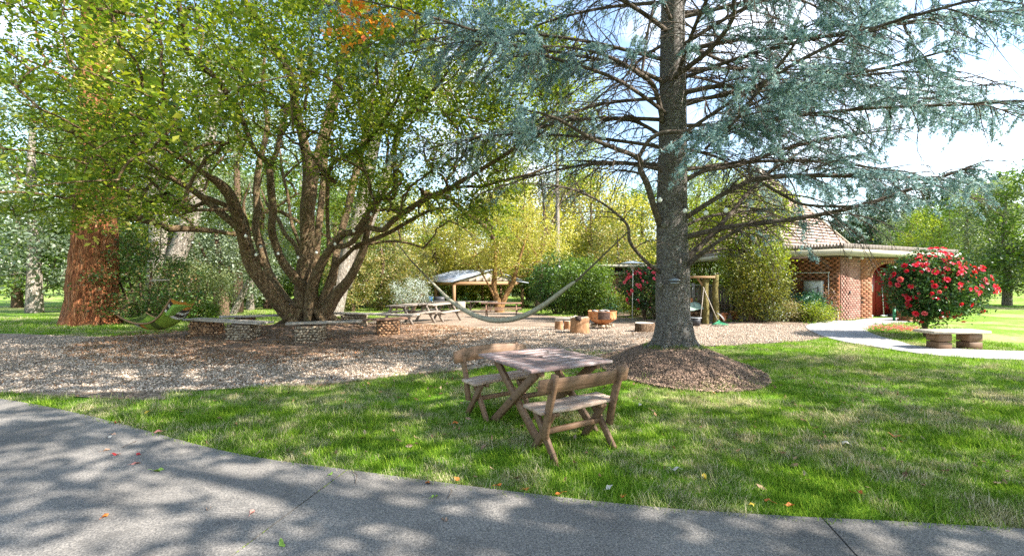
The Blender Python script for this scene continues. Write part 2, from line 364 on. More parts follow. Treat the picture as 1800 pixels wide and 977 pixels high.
M['litter_soil'] = m_noise('leaf litter soil', [(.3, (.06, .035, .022)), (.5, (.17, .105, .07)), (.7, (.34, .25, .18))], 16, which='Position', bs=1, bd=.03, detail=8)
M['litter'] = m_leaf('fallen brown leaves', [(.11, .055, .032), (.20, .10, .055), (.30, .17, .10), (.40, .29, .19), (.46, .17, .06)], .15)
def m_concrete(name, dark, mid, lite):
    b = NB(name); p = b.coord('Position'); n = b.noise(p, 1.3, 6, .6); c = b.ramp(n, [(.3, dark), (.5, mid), (.7, lite)])
    g = b.noise(p, 80, 3, .85); c = b.mix(1.0, c, b.ramp(g, [(.34, (.42, .42, .43)), (.5, (1, 1, 1)), (.64, (1.75, 1.7, 1.62))]), 'MULTIPLY')
    st = b.ramp(b.noise(p, 2.6, 9, .8), [(.5, (0, 0, 0)), (.66, (.7, .7, .7))]); c = b.mix(st, c, tuple(q*.5 for q in mid))
    return b.pbr(c, .9, g, .35, .004, .25)
M['concrete'] = m_concrete('exposed aggregate concrete', (.11, .102, .094), (.175, .162, .148), (.245, .225, .203))
M['concrete_pale'] = m_concrete('smooth path concrete', (.24, .23, .225), (.30, .285, .28), (.36, .345, .335))
def m_tiles():
    b = NB('ribbed roof tiles'); w = b.n('TexWave'); w.bands_direction = 'Z'; w.inputs['Scale'].default_value = 1.9; w.inputs['Distortion'].default_value = .15
    b.l(b.coord('Object'), w.inputs['Vector']); n = b.noise(b.coord('Object'), 3, 5)
    c = b.mix(1.0, b.ramp(w.outputs[0], [(0, (.14, .09, .075)), (.4, (.36, .25, .2)), (1, (.5, .38, .31))]), b.ramp(n, [(.3, (.75, .75, .75)), (.7, (1.2, 1.2, 1.2))]), 'MULTIPLY')
    return b.pbr(c, .85, w.outputs[0], .8, .05)
M['tiles'] = m_tiles()
def flat_leaf(name, col):
    b = NB(name); c = b.mix(1.0, (*col,), b.ramp(b.noise(b.coord('Object'), 60, 3), [(.3, (.75, .75, .75)), (.7, (1.2, 1.2, 1.2))]), 'MULTIPLY'); return b.pbr(c, .6, None)
LEAFC = {k: flat_leaf(k+' fallen leaf', v) for k, v in dict(red=(.42, .04, .04), orange=(.5, .15, .03), tan=(.42, .26, .17), pink=(.5, .2, .16), green=(.2, .33, .05), yellow=(.5, .36, .04), pale=(.55, .5, .42)).items()}
M['moss'] = m_noise('moss', [(.3, (.09, .13, .02)), (.7, (.25, .3, .06))], 30)
M['soil'] = m_noise('garden bed soil', [(.3, (.07, .045, .03)), (.7, (.22, .15, .1))], 12, which='Position', bs=.9)

# ------------------------------------------------------------------ ground sheets
def smooth_poly(pts, k=8, closed=True):
    p = np.array(pts, float); n = len(p); out = []
    rngi = range(n) if closed else range(n-1)
    for i in rngi:
        if closed: a, b, c, d = p[(i-1) % n], p[i], p[(i+1) % n], p[(i+2) % n]
        else: a, b, c, d = p[max(i-1, 0)], p[i], p[i+1], p[min(i+2, n-1)]
        for t in np.arange(k)/k:
            out.append(.5*((2*b)+(-a+c)*t+(2*a-5*b+4*c-d)*t*t+(-a+3*b-3*c+d)*t**3))
    if not closed: out.append(p[-1])
    return np.array(out)
def inside(poly, x, y):
    r = np.zeros(len(x), bool); p = np.array(poly); j = len(p)-1
    for i in range(len(p)):
        xi, yi, xj, yj = p[i, 0], p[i, 1], p[j, 0], p[j, 1]
        if yi != yj: r ^= ((yi > y) != (yj > y)) & (x < (xj-xi)*(y-yi)/(yj-yi)+xi)
        j = i
    return r
def sheet(name, poly, mat, lift, kind='structure', zfn=gz, step=1.0, thick=0, parent=None):
    b = bmesh.new(); f = b.faces.new([b.verts.new((x, y, 0)) for x, y in poly])
    p = np.array(poly)
    for ax in (0, 1):
        for q in np.arange(math.floor(p[:, ax].min()/step)*step, p[:, ax].max(), step):
            nrm = (1, 0, 0) if ax == 0 else (0, 1, 0)
            bmesh.ops.bisect_plane(b, geom=b.verts[:]+b.edges[:]+b.faces[:], plane_co=(q, q, 0), plane_no=nrm)
    bmesh.ops.triangulate(b, faces=b.faces[:])
    for v in b.verts: v.co.z = float(zfn(v.co.x, v.co.y))+lift
    if thick:
        r = bmesh.ops.extrude_face_region(b, geom=b.faces[:])
        for v in [g for g in r['geom'] if isinstance(g, bmesh.types.BMVert)]: v.co.z += 0
        low = [v for v in b.verts if v not in set(g for g in r['geom'] if isinstance(g, bmesh.types.BMVert))]
        for v in low: v.co.z -= thick
    bmesh.ops.recalc_face_normals(b, faces=b.faces[:])
    me = bpy.data.meshes.new(name); b.to_mesh(me); b.free(); me.materials.append(mat)
    if not thick and me.polygons[0].normal.z < 0: me.flip_normals()
    o = bpy.data.objects.new(name, me); C.objects.link(o)
    if parent is None: o['kind'] = kind
    else: o.parent = parent
    return o
ax = np.r_[-400, -250, -150, -90, -60, -45, np.arange(-36, 37, 1.), 45, 60, 90, 150, 250, 400]
ay = np.r_[-120, -60, -30, -15, -8, -4, np.arange(0, 61, 1.), 70, 85, 110, 150, 220, 320, 450, 700]
gx, gy = np.meshgrid(ax, ay); nx, ny = len(ax), len(ay)
mb = MB(); i = (np.arange(ny-1)[:, None]*nx+np.arange(nx-1)); 
mb.add(np.stack([gx, gy, gz(gx, gy)], -1).reshape(-1, 3), np.stack([i, i+1, i+nx+1, i+nx], -1).reshape(-1, 4))
mb.build('lawn', M['lawn'], smooth=True)['kind'] = 'structure'

def gp(pts): return [tuple(G(*p)[:2]) for p in pts]
path_edge = smooth_poly([(-9.5, 6.6), (-6.6, 5.75)]+gp([(167, 738), (400, 800), (640, 836), (900, 871), (1150, 899), (1400, 916), (1633, 928)])+[(4.2, 2.62), (8, 1.9)], 6, False)
path_poly = np.vstack([path_edge, [(8, -3), (-9.5, -3)]])
# path split at its joint into slabs
J1, J2 = np.array(G(612, 831)[:2]), np.array(G(420, 977)[:2]); jd = (J2-J1)/np.linalg.norm(J2-J1)
cp = bpy.data.objects.new('concrete_path', None); C.objects.link(cp); cp['kind'] = 'structure'
def clip(poly, p0, d, side, gap):
    n = np.array([-d[1], d[0]])*side; out = []; P = [np.array(q) for q in poly]
    s = [float((q-p0)@n)-gap for q in P]
    for k in range(len(P)):
        a, b2, sa, sb = P[k-1], P[k], s[k-1], s[k]
        if (sa >= 0) != (sb >= 0): out.append(a+(b2-a)*sa/(sa-sb))
        if sb >= 0: out.append(b2)
    return np.array(out)
joints = [(J1+np.array([-3.3, .75]), jd), (J1, jd), (J1+np.array([3.4, -.62]), jd)]
segs = []; rest = path_poly
for p0, d in joints:
    # keep left side as slab, carry on with the right side
    left = clip(rest, p0, d, -1, .006); right = clip(rest, p0, d, 1, .006)
    if left[:, 0].mean() > right[:, 0].mean(): left, right = right, left
    segs.append(left); rest = right
segs.append(rest)
for sg in segs: sheet('slab', sg, M['concrete'], .035, parent=cp, step=50, thick=.09)
jl = MB()                               # moss in the joint
for k in range(60):
    t = rng.random()*1.35; c0 = J1+jd*t
    if rng.random() < .5*(1+math.sin(t*7)): jl.rock((c0[0]+rng.normal(0, .003), c0[1], .030), (.007, .013, .006), k)
o = jl.build('moss', M['moss'], cp); o['kind'] = 'stuff'

path2 = smooth_poly(gp([(1418, 573), (1432, 586), (1475, 600), (1545, 612), (1633, 625)])+[(9.6, 8.6), (13, 8.2), (13.4, 9.2), (10.8, 9.6)]+gp([(1625, 611), (1580, 601), (1537, 589), (1524, 580), (1545, 572), (1600, 566)])+[(14.9, 16.2), (15.4, 17.5), (13.9, 17.3), (12.4, 16.35), (11.9, 16.6)], 5)
sheet('garden_path', path2, M['concrete_pale'], .03, thick=.08)
gravel_poly = smooth_poly([(-16, 8.3)]+gp([(167, 700), (300, 690), (450, 682), (600, 672), (700, 660), (830, 648), (930, 640), (1010, 640), (1090, 628), (1215, 612), (1300, 607), (1380, 602), (1430, 598)])+[(9.0, 12.6), (9.6, 14.2), (10.6, 16.2), (9.5, 17.1)]+gp([(1300, 566), (1200, 563), (1100, 558), (1040, 553), (980, 556), (930, 551), (880, 546), (800, 545), (740, 553), (690, 560), (640, 566), (560, 567), (480, 570), (335, 585), (250, 589), (167, 592)])+[(-16, 12.6)], 5)
sheet('gravel', gravel_poly, M['gravel'], .012)
bed = smooth_poly(gp([(1040, 554), (1150, 560), (1300, 565), (1380, 563), (1430, 560)])+[(12.1, 17.0), (11, 19.5), (9, 22), (6, 24.5), (3.3, 24), (3.0, 20)], 4)
sheet('garden_bed', bed, M['soil'], .02)
# mounds
def mound(name, c, r, mat, seed, hfn, lift, sx=1):
    g = np.random.default_rng(seed); mb = MB(); nr, na = 26, 72; v = [(c[0], c[1], float(mz(*c))+lift)]
    for k in range(1, nr+1):
        for j in range(na):
            a = j*2*math.pi/na; rr = r*k/nr*(1+.10*math.sin(3*a+seed)+.07*math.sin(5*a+2*seed)+.04*math.sin(9*a))
            x, y = c[0]+rr*math.cos(a)*sx, c[1]+rr*math.sin(a); e = 1-(k/nr)**6
            v.append((x, y, float(mz(x, y))+lift+e*(.02*g.normal()*.6+.02)-(.03 if k == nr else 0)))
    f3 = np.array([(0, 1+j, 1+(j+1) % na) for j in range(na)])
    f4 = np.array([(1+k*na+j, 1+(k+1)*na+j, 1+(k+1)*na+(j+1) % na, 1+k*na+(j+1) % na) for k in range(nr-1) for j in range(na)])
    mb.add(v, [f3, f4]); o = mb.build(name, mat, smooth=True); o['kind'] = 'structure'
mound('mulch_mound', CED, 1.7, M['mulch'], 3, None, .02, .69)
mound('leaf_litter_bed', MAP+np.array([.3, -.6]), 4.1, M['litter_soil'], 5, None, .016)

# ------------------------------------------------------------------ scattering (geometry nodes) for stuff nobody could count
def scatter(name, pts, rot, scl, kind, protos, parent=None):
    me = bpy.data.meshes.new(name); me.vertices.add(len(pts)); me.vertices.foreach_set('co', np.asarray(pts, np.float32).ravel())
    for an, ty, dat in (('rot', 'FLOAT_VECTOR', rot), ('scl', 'FLOAT', scl), ('kind', 'INT', kind)):
        a = me.attributes.new(an, ty, 'POINT'); a.data.foreach_set('vector' if ty == 'FLOAT_VECTOR' else 'value', np.asarray(dat, np.int32 if ty == 'INT' else np.float32).ravel())
    o = bpy.data.objects.new(name, me); C.objects.link(o)
    ng = bpy.data.node_groups.new(name, 'GeometryNodeTree')
    ng.interface.new_socket('Geometry', in_out='INPUT', socket_type='NodeSocketGeometry'); ng.interface.new_socket('Geometry', in_out='OUTPUT', socket_type='NodeSocketGeometry')
    N = ng.nodes.new; gi, go = N('NodeGroupInput'), N('NodeGroupOutput'); jn = N('GeometryNodeJoinGeometry')
    def attr(n, t): q = N('GeometryNodeInputNamedAttribute'); q.data_type = t; q.inputs[0].default_value = n; return q.outputs[0]
    ra, sa, ka = attr('rot', 'FLOAT_VECTOR'), attr('scl', 'FLOAT'), attr('kind', 'INT')
    for k, pr in enumerate(protos):
        oi = N('GeometryNodeObjectInfo'); oi.inputs['Object'].default_value = pr; oi.inputs['As Instance'].default_value = True
        cmp_ = N('FunctionNodeCompare'); cmp_.data_type = 'INT'; cmp_.operation = 'EQUAL'; ng.links.new(ka, cmp_.inputs[2]); cmp_.inputs[3].default_value = k
        ip = N('GeometryNodeInstanceOnPoints'); ng.links.new(gi.outputs[0], ip.inputs['Points']); ng.links.new(cmp_.outputs[0], ip.inputs['Selection'])
        ng.links.new(oi.outputs['Geometry'], ip.inputs['Instance']); ng.links.new(ra, ip.inputs['Rotation']); ng.links.new(sa, ip.inputs['Scale'])
        ng.links.new(ip.outputs[0], jn.inputs[0])
    ng.links.new(jn.outputs[0], go.inputs[0])
    md = o.modifiers.new('scatter', 'NODES'); md.node_group = ng
    o['kind'] = 'stuff'
    return o
def proto(mb, name, mat): return bpy.data.objects.new(name, mb.mesh(name, mat))
def tuft(seed, n, rad, h, w):
    g = np.random.default_rng(seed); mb = MB()
    for _ in range(n):
        a, r_ = g.random()*6.28, rad*math.sqrt(g.random()); x, y = r_*math.cos(a), r_*math.sin(a)
        b_ = g.random()*6.28; hh = h*(.45+.75*g.random()); ln = hh*(.3+.9*g.random()); dx, dy = math.cos(b_), math.sin(b_); sx, sy = -dy*w/2, dx*w/2
        p = [(x-sx, y-sy, 0), (x+sx, y+sy, 0), (x+dx*ln*.35+sx*.8, y+dy*ln*.35+sy*.8, hh*.6), (x+dx*ln*.35-sx*.8, y+dy*ln*.35-sy*.8, hh*.6), (x+dx*ln, y+dy*ln, hh)]
        mb.add(p, [np.array([[0, 1, 2, 3]]), np.array([[3, 2, 4]])])
    return mb
tufts = [proto(tuft(s, 16, .07, h, .0045), 'grass_tuft', M['grass']) for s, h in ((1, .026), (2, .042), (3, .07))]
tufts += [proto(tuft(9, 22, .16, .07, .012), 'grass_tuft', M['grass'])]
def lawn_pts(n, x0, x1, y0, y1):
    x = rng.uniform(x0, x1, n); y = rng.uniform(y0, y1, n)
    ok = np.abs(x) < 1.2*y+.6
    for pl in (path_poly, path2, gravel_poly, bed): ok &= ~inside(pl, x, y)
    r = np.hypot((x-CED[0])/.74, y-CED[1]); ok &= ~((r < 1.6) & (rng.random(n) < .98-.6*sstep(1.3, 1.6, r)))
    r = np.hypot(x-MAP[0]-.3, y-MAP[1]+.6); ok &= ~(r < 4)
    return x[ok], y[ok]
GX, GY, GK, GS = [], [], [], []
for (n, x0, x1, y0, y1, big) in ((30000, -7, 7, 2.4, 5.5, 0), (26000, -10, 10, 5.5, 9.5, 0), (15000, -14, 12, 9.5, 15, 1), (26000, -26, 14, 13, 42, 1)):
    x, y = lawn_pts(n, x0, x1, y0, y1)
    pn = .5+.5*np.sin(x*1.7+np.sin(y*2.1)*1.3)*np.sin(y*1.9+np.sin(x*1.3)*1.7)
    k = np.where(rng.random(len(x)) < .25+.25*pn, 1, 0); k = np.where(rng.random(len(x)) < .05+.22*(pn > .72), 2, k)
    if big: k[:] = 3
    GX.append(x); GY.append(y); GK.append(k); GS.append(rng.uniform(.7, 1.35, len(x))*(1.0 if not big else (.6 if y1 < 20 else 1.0)))
# stray grass on the cedar's mound and along the path edge
n = 260; a = rng.uniform(0, 6.28, n); r = rng.uniform(.33, .5, n)
GX.append(CED[0]+r*np.cos(a)); GY.append(CED[1]+r*np.sin(a)); GK.append(np.full(n, 2)); GS.append(rng.uniform(.8, 1.3, n))
x = rng.uniform(-3, 4.5, 900); y = rng.uniform(8.6, 9.8, 900); ok = (x > .4) & (x < 2.2) & (rng.random(900) < .7)
GX.append(x[ok]); GY.append(y[ok]); GK.append(np.full(ok.sum(), 1)); GS.append(rng.uniform(.7, 1.2, ok.sum()))
e_ = path_edge[rng.integers(3, len(path_edge)-2, 2600)]; e2 = e_+rng.normal(0, .2, e_.shape)*np.array([1, 0]); 
ii = np.argmin(np.abs(path_edge[:, 0][None]-e2[:, 0:1]), 1); yy = np.interp(e2[:, 0], path_edge[:, 0], path_edge[:, 1]); pat = np.sin(e2[:, 0]*5)+np.sin(e2[:, 0]*13)*.6
ok = rng.random(len(yy)) < .35+.3*pat; GX.append(e2[ok, 0]); GY.append(yy[ok]+rng.normal(.0, .018, ok.sum())+.01); GK.append(rng.integers(0, 2, ok.sum())); GS.append(rng.uniform(.7, 1.2, ok.sum()))
x, y, k, s_ = map(np.concatenate, (GX, GY, GK, GS)); n = len(x)
scatter('grass', np.c_[x, y, mz(x, y)+.003], np.c_[rng.normal(0, .12, n), rng.normal(0, .12, n), rng.uniform(0, 6.28, n)], s_, k, tufts)

def pbl(seed): return MB().rock((0, 0, 0), (.014, .010, .006), seed)
peb = [proto(pbl(s), 'gravel_stone', M['pebble']) for s in range(3)]
x = rng.uniform(-13, 10, 90000); y = 6.2+rng.random(90000)**1.5*9; ok = inside(gravel_poly, x, y) & (np.abs(x) < 1.2*y+.3); x, y = x[ok][:42000], y[ok][:42000]; n = len(x)
scatter('gravel_stones', np.c_[x, y, gz(x, y)+.016], rng.uniform(0, 6.28, (n, 3)), rng.uniform(.6, 1.9, n), rng.integers(0, 3, n), peb)
ch = [proto(MB().box((0, 0, 0), s), 'mulch_chip', M['chip']) for s in ((.05, .014, .005), (.032, .02, .006), (.075, .01, .006))]
a = rng.uniform(0, 6.28, 24000); r = 1.8*rng.random(24000)**.6; x, y = CED[0]+r*np.cos(a)*.74, CED[1]+r*np.sin(a)
ok = r > .3; x, y = x[ok], y[ok]; n = len(x)
scatter('mulch_chips', np.c_[x, y, mz(x, y)+.04], np.c_[rng.normal(0, .5, (n, 2)), rng.uniform(0, 6.28, n)], rng.uniform(.5, 1.1, n), rng.integers(0, 3, n), ch)
def lf(seed, s):
    g = np.random.default_rng(seed); mb = MB(); c = .25*s*(1 if seed % 2 else -1)
    mb.add([(-s, 0, 0), (-.2*s, -.42*s, c*.6), (.5*s, -.3*s, c*.5), (s, 0, .1*s), (.5*s, .34*s, c*.5), (-.2*s, .42*s, c*.6), (0, 0, -.05*s)], np.array([[0, 1, 6], [1, 2, 6], [2, 3, 6], [3, 4, 6], [4, 5, 6], [5, 0, 6]])); return mb
lfs = [proto(lf(s, .035), 'dead_leaf', M['litter']) for s in range(3)]
a = rng.uniform(0, 6.28, 22000); r = 5.2*rng.random(22000)**.6; x, y = MAP[0]+.3+r*np.cos(a), MAP[1]-.8+r*np.sin(a)*.9
x2 = rng.uniform(-11, 4, 3000); y2 = rng.uniform(6.3, 13, 3000); x3 = rng.uniform(-6, 6, 700); y3 = rng.uniform(3.2, 8, 700)
ok3 = ~inside(path_poly, x3, y3); x = np.r_[x, x2, x3[ok3]]; y = np.r_[y, y2, y3[ok3]]; n = len(x)
scatter('leaf_litter', np.c_[x, y, mz(x, y)+np.where((np.hypot(x-MAP[0], y-MAP[1]) < 5), .035, .03)], np.c_[rng.normal(0, .45, (n, 2)), rng.uniform(0, 6.28, n)], rng.uniform(.5, 1.15, n), rng.integers(0, 3, n), lfs)
# fallen camellia petals under the big camellia
pt = [proto(lf(s, .04), 'petal', M['petal_pink']) for s in range(2)]
x, y = [], []
for _ in range(420):
    q = G(rng.uniform(1545, 1612), rng.uniform(575, 582)); x.append(q[0]+rng.normal(0, .15)); y.append(q[1]+rng.normal(0, .3))
n = len(x); o = scatter('fallen_petals', np.c_[x, y, np.full(n, .05)], rng.uniform(-.5, .5, (n, 3)), rng.uniform(.6, 1.1, n), rng.integers(0, 2, n), pt)

# ------------------------------------------------------------------ tree growing
def spline(p, k=6): return smooth_poly(p, k, False)
def grow(limbs, tips, base, bend=.12, up=.12, seglen=.5, rb=.0045, pw=.5):
    """limbs: (pts, rad). Connect each tip to the nearest node nearer the base. -> list of (pts, r0, r1), and index"""
    P = [np.asarray(l[0]) for l in limbs]; own = [np.full(len(p), -1) for p in P]; lr = [np.broadcast_to(l[1], (len(p),)) for l, p in zip(limbs, P)]
    cap = 400000; N = np.zeros((cap, 3)); O = np.zeros(cap, int); D = np.zeros(cap); RR = np.zeros(cap); k = 0
    for p, o_, r_ in zip(P, own, lr):
        N[k:k+len(p)] = p; O[k:k+len(p)] = o_; RR[k:k+len(p)] = r_; D[k:k+len(p)] = np.linalg.norm(p-base, axis=1); k += len(p)
    td = np.linalg.norm(tips-base, axis=1); out = []; par = []
    for ti in np.argsort(td):
        t = tips[ti]; c = np.linalg.norm(N[:k]-t, axis=1)+np.where(D[:k] > td[ti], 3., 0)
        j = int(np.argmin(c)); a = N[j].copy(); L_ = np.linalg.norm(t-a)
        if L_ < .02: continue
        m = (a+t)/2+rng.normal(0, bend*L_, 3)+np.array([0, 0, up*L_]); ns = max(3, min(9, int(L_/seglen*2)+2))
        s = np.linspace(0, 1, ns+1)[:, None]; b = (1-s)**2*a+2*s*(1-s)*m+s*s*t
        par.append(O[j]); out.append([b, RR[j]])
        N[k:k+ns] = b[1:]; O[k:k+ns] = len(out)-1; D[k:k+ns] = np.linalg.norm(b[1:]-base, axis=1); RR[k:k+ns] = 9; k += ns
    cnt = np.ones(len(out))
    for i_ in range(len(out)-1, -1, -1):
        if par[i_] >= 0: cnt[par[i_]] += cnt[i_]
    res = []
    for i_, (b, r0) in enumerate(out):
        r = min(rb*(cnt[i_]**pw)+.002, r0*.75) ; res.append((b, r, cnt[i_]))
    return res
def leafmesh(mb, Cn, size, asp=.55, upb=.5, hang=0, fold=.12):
    n = len(Cn); nr = rng.normal(0, 1, (n, 3)); nr[:, 2] = np.abs(nr[:, 2])+upb; nr /= np.linalg.norm(nr, axis=1, keepdims=True)
    t = np.cross(nr, rng.normal(0, 1, (n, 3))); t[:, 2] -= hang; t /= np.linalg.norm(t, axis=1, keepdims=True); w = np.cross(nr, t); w /= np.linalg.norm(w, axis=1, keepdims=True)
    s = np.broadcast_to(size, (n,))[:, None]*rng.uniform(.55, 1.4, (n, 1))
    v = np.stack([Cn-t*s*.5, Cn+w*s*asp*.5+nr*s*fold, Cn+t*s*.5, Cn-w*s*asp*.5+nr*s*fold], 1)
    mb.add(v.reshape(-1, 3), np.arange(n*4).reshape(n, 4))
def scatter_leaves(br, per_m, sig, frac=.6, flat=.6):
    out = []
    for b, r, c in br:
        L_ = np.linalg.norm(b[-1]-b[0]); m = int(per_m*(min(L_, 1.2)+.15)*(1 if c < 4 else .45))
        if m <= 0: continue
        s = 1-frac*rng.random(m); f = s*(len(b)-1); i_ = np.minimum(f.astype(int), len(b)-2); u = (f-i_)[:, None]
        out.append(b[i_]*(1-u)+b[i_+1]*u+rng.normal(0, 1, (m, 3))*np.array([sig, sig, sig*flat]))
    return np.concatenate(out) if out else np.zeros((0, 3))

# ------------------------------------------------------------------ the big many-stemmed tree (left)
def px_limb(rows, k=6):
    """rows: (px, py, depth, width in photo px)"""
    p = np.array([at(a, b, d) for a, b, d, w in rows]); r = np.array([w/2/F*d for a, b, d, w in rows])
    r[-1] *= .3; q = spline(np.c_[p, r], k); return q[:, :3], np.maximum(q[:, 3], .006)
ML = [
 [(541, 580, 13.5, 74), (537, 560, 13.45, 52), (533, 535, 13.4, 36), (532, 506, 13.4, 31), (534, 469, 13.4, 31), (539, 432, 13.3, 27), (541, 371, 13.2, 30), (545, 330, 13.2, 29), (540, 280, 13.1, 22), (522, 200, 12.6, 17), (508, 123, 12, 15), (488, 90, 11.6, 14), (463, 49, 11.2, 13), (430, 0, 10.8, 12), (400, -80, 10.3, 8)],
 [(545, 330, 13.2, 26), (560, 270, 13.6, 20), (580, 190, 14.2, 15), (604, 110, 14.8, 12), (632, 10, 15.4, 9), (650, -60, 16, 6)],
 [(524, 564, 13.2, 34), (500, 545, 13.0, 31), (470, 507, 12.6, 29), (445, 470, 12.2, 27), (433, 440, 12, 25), (425, 405, 11.7, 23), (414, 368, 11.4, 24), (400, 338, 11.1, 22), (380, 318, 10.8, 17), (352, 300, 10.4, 10), (303, 262, 9.8, 9), (283, 237, 9.4, 8), (254, 213, 9.0, 7), (213, 192, 8.6, 6), (150, 158, 8.0, 4)],
 [(432, 408, 11.8, 17), (412, 395, 11.5, 16), (365, 355, 11.5, 14), (324, 325, 11.4, 12), (275, 303, 11.4, 11), (238, 291, 11.3, 9), (168, 279, 11.2, 7), (90, 280, 11, 5)],
 [(420, 400, 11.9, 14), (406, 368, 11.6, 12), (370, 350, 11.3, 11), (344, 340, 11.1, 9), (299, 311, 10.6, 8), (254, 283, 10.1, 7), (200, 262, 9.6, 5)],
 [(408, 368, 11.2, 8), (369, 369, 10.6, 7), (320, 370, 10, 5), (262, 377, 9.4, 4), (213, 391, 9, 3)],
 [(527, 556, 13.6, 26), (504, 530, 13.8, 20), (484, 500, 14, 18), (470, 472, 14.2, 16), (458, 432, 14.4, 17), (449, 401, 14.5, 15), (452, 371, 14.6, 14), (451, 330, 14.7, 13), (456, 285, 14.8, 12), (470, 220, 15.2, 10), (462, 150, 15.6, 8), (470, 60, 16.2, 6)],
 [(470, 475, 14.2, 9), (452, 452, 14.1, 9), (441, 430, 14, 8), (436, 400, 13.9, 7), (428, 360, 13.8, 6), (440, 320, 13.8, 5)],
 [(534, 508, 13.3, 22), (524, 495, 13.1, 21), (508, 476, 12.9, 19), (497, 460, 12.8, 17), (488, 440, 12.7, 16), (478, 405, 12.5, 15), (480, 370, 12.4, 15), (476, 335, 12.3, 15), (474, 300, 12.2, 14), (470, 285, 12.2, 12), (447, 262, 11.9, 10), (426, 213, 11.5, 11), (406, 176, 11.1, 12), (381, 139, 10.7, 12), (348, 111, 10.3, 12), (327, 85, 10, 12), (322, 53, 9.7, 11), (315, 12, 9.3, 9), (310, -50, 9, 6)],
 [(324, 62, 9.8, 9), (300, 40, 9.5, 9), (275, 42, 9.2, 8), (242, 29, 8.8, 7), (168, 16, 8.2, 6), (80, 20, 7.6, 4)],
 [(321, 53, 9.7, 8), (316, 37, 9.7, 7), (336, 14, 9.6, 7), (350, 30, 9.5, 6), (345, 60, 9.4, 3)],
 [(475, 291, 12.2, 12), (488, 262, 12.3, 10), (494, 225, 12.4, 9), (512, 180, 12.6, 8), (530, 130, 12.9, 6), (528, 60, 13.2, 4)],
 [(547, 548, 13.3, 30), (549, 505, 13.2, 25), (566, 463, 12.9, 18), (587, 429, 12.6, 15), (605, 411, 12.3, 14), (622, 408, 12.1, 13), (640, 388, 11.9, 14), (655, 362, 11.7, 13), (668, 349, 11.6, 12), (690, 347, 11.4, 10), (695, 320, 11.3, 10), (694, 280, 11.1, 9), (699, 229, 10.9, 9), (732, 188, 10.6, 9), (761, 160, 10.4, 8), (800, 110, 10, 5)],
 [(587, 432, 12.6, 13), (604, 433, 12.4, 11), (620, 424, 12.2, 11), (642, 401, 12, 12), (673, 404, 11.6, 12), (690, 388, 11.4, 12), (724, 364, 11, 12), (756, 346, 10.7, 12), (789, 332, 10.4, 11), (830, 307, 10, 10), (879, 278, 9.5, 8), (928, 242, 9, 6), (980, 210, 8.6, 4)],
 [(775, 337, 10.5, 8), (815, 328, 10.5, 7), (847, 328, 10.5, 6), (879, 319, 10.6, 6), (941, 303, 10.7, 5), (990, 278, 10.8, 3)],
 [(560, 548, 13.5, 30), (575, 512, 13.4, 20), (583, 490, 13.3, 18), (590, 466, 13.2, 14), (606, 452, 13, 9), (627, 432, 12.7, 9), (658, 420, 12.3, 9), (688, 407, 12, 9), (719, 389, 11.7, 8), (757, 370, 11.3, 6), (800, 366, 11, 4)],
 [(560, 558, 13.4, 34), (572, 548, 13.4, 30), (590, 519, 13.2, 24), (612, 493, 13, 20), (626, 468, 12.8, 17), (640, 436, 12.7, 16), (645, 410, 12.6, 12), (655, 375, 12.5, 10), (680, 330, 12.5, 8), (720, 260, 12.6, 6)],
 [(583, 500, 13.5, 18), (588, 470, 13.7, 16), (592, 441, 14, 14), (604, 395, 14.5, 14), (612, 365, 14.9, 14), (622, 320, 15.3, 15), (634, 270, 15.7, 14), (650, 200, 16, 11), (660, 120, 16.4, 8)],
 [(553, 500, 13.9, 15), (557, 426, 14.2, 14), (563, 371, 14.4, 14), (568, 330, 14.6, 13), (575, 250, 14.9, 11), (595, 160, 15.3, 8), (600, 60, 15.7, 5)],
 [(528, 460, 13.6, 9), (518, 430, 13.6, 9), (501, 411, 13.7, 8), (489, 386, 13.9, 8), (470, 360, 14.2, 6), (458, 330, 14.5, 5)],
 [(530, 440, 13.8, 7), (520, 412, 13.9, 7), (512, 390, 14, 7), (506, 345, 14.2, 6), (496, 300, 14.5, 6), (490, 240, 14.8, 4)],
 [(645, 375, 11.9, 6), (652, 340, 11.8, 6), (640, 300, 11.7, 5), (620, 240, 11.6, 4)],
 [(578, 440, 12.8, 8), (575, 350, 12.3, 8), (582, 292, 11.9, 9), (610, 275, 11.4, 9), (634, 262, 11.2, 9), (680, 205, 10.6, 7), (705, 160, 10.2, 6), (740, 80, 9.6, 4)],
]
limbs = [px_limb([(a, b, d, w*(.84 if w < 60 else .9)) for a, b, d, w in r]) for r in ML]
base = np.array([*MAP, .2])
mt = thing('broadleaf_tree', 'huge spreading green tree with many stems inside the ring of stone benches', 'tree', (*MAP, float(mz(*MAP))))
mb = MB()
for k, (p, r) in enumerate(limbs): mb.tube(p, r, 12 if r.max() > .1 else 8, wob=.05 if r.max() > .1 else .03)
for a in np.arange(9)*.7:                # root flare
    q = spline(np.array([[MAP[0]+math.cos(a)*.35, MAP[1]+math.sin(a)*.35, .62], [MAP[0]+math.cos(a)*.7, MAP[1]+math.sin(a)*.6, .33], [MAP[0]+math.cos(a)*1.15, MAP[1]+math.sin(a)*1.1, .12]]), 4)
    mb.tube(q, np.linspace(.15, .04, len(q)), 8, wob=.05)
mb.build('trunk', M['maple_bark'], mt, smooth=True)
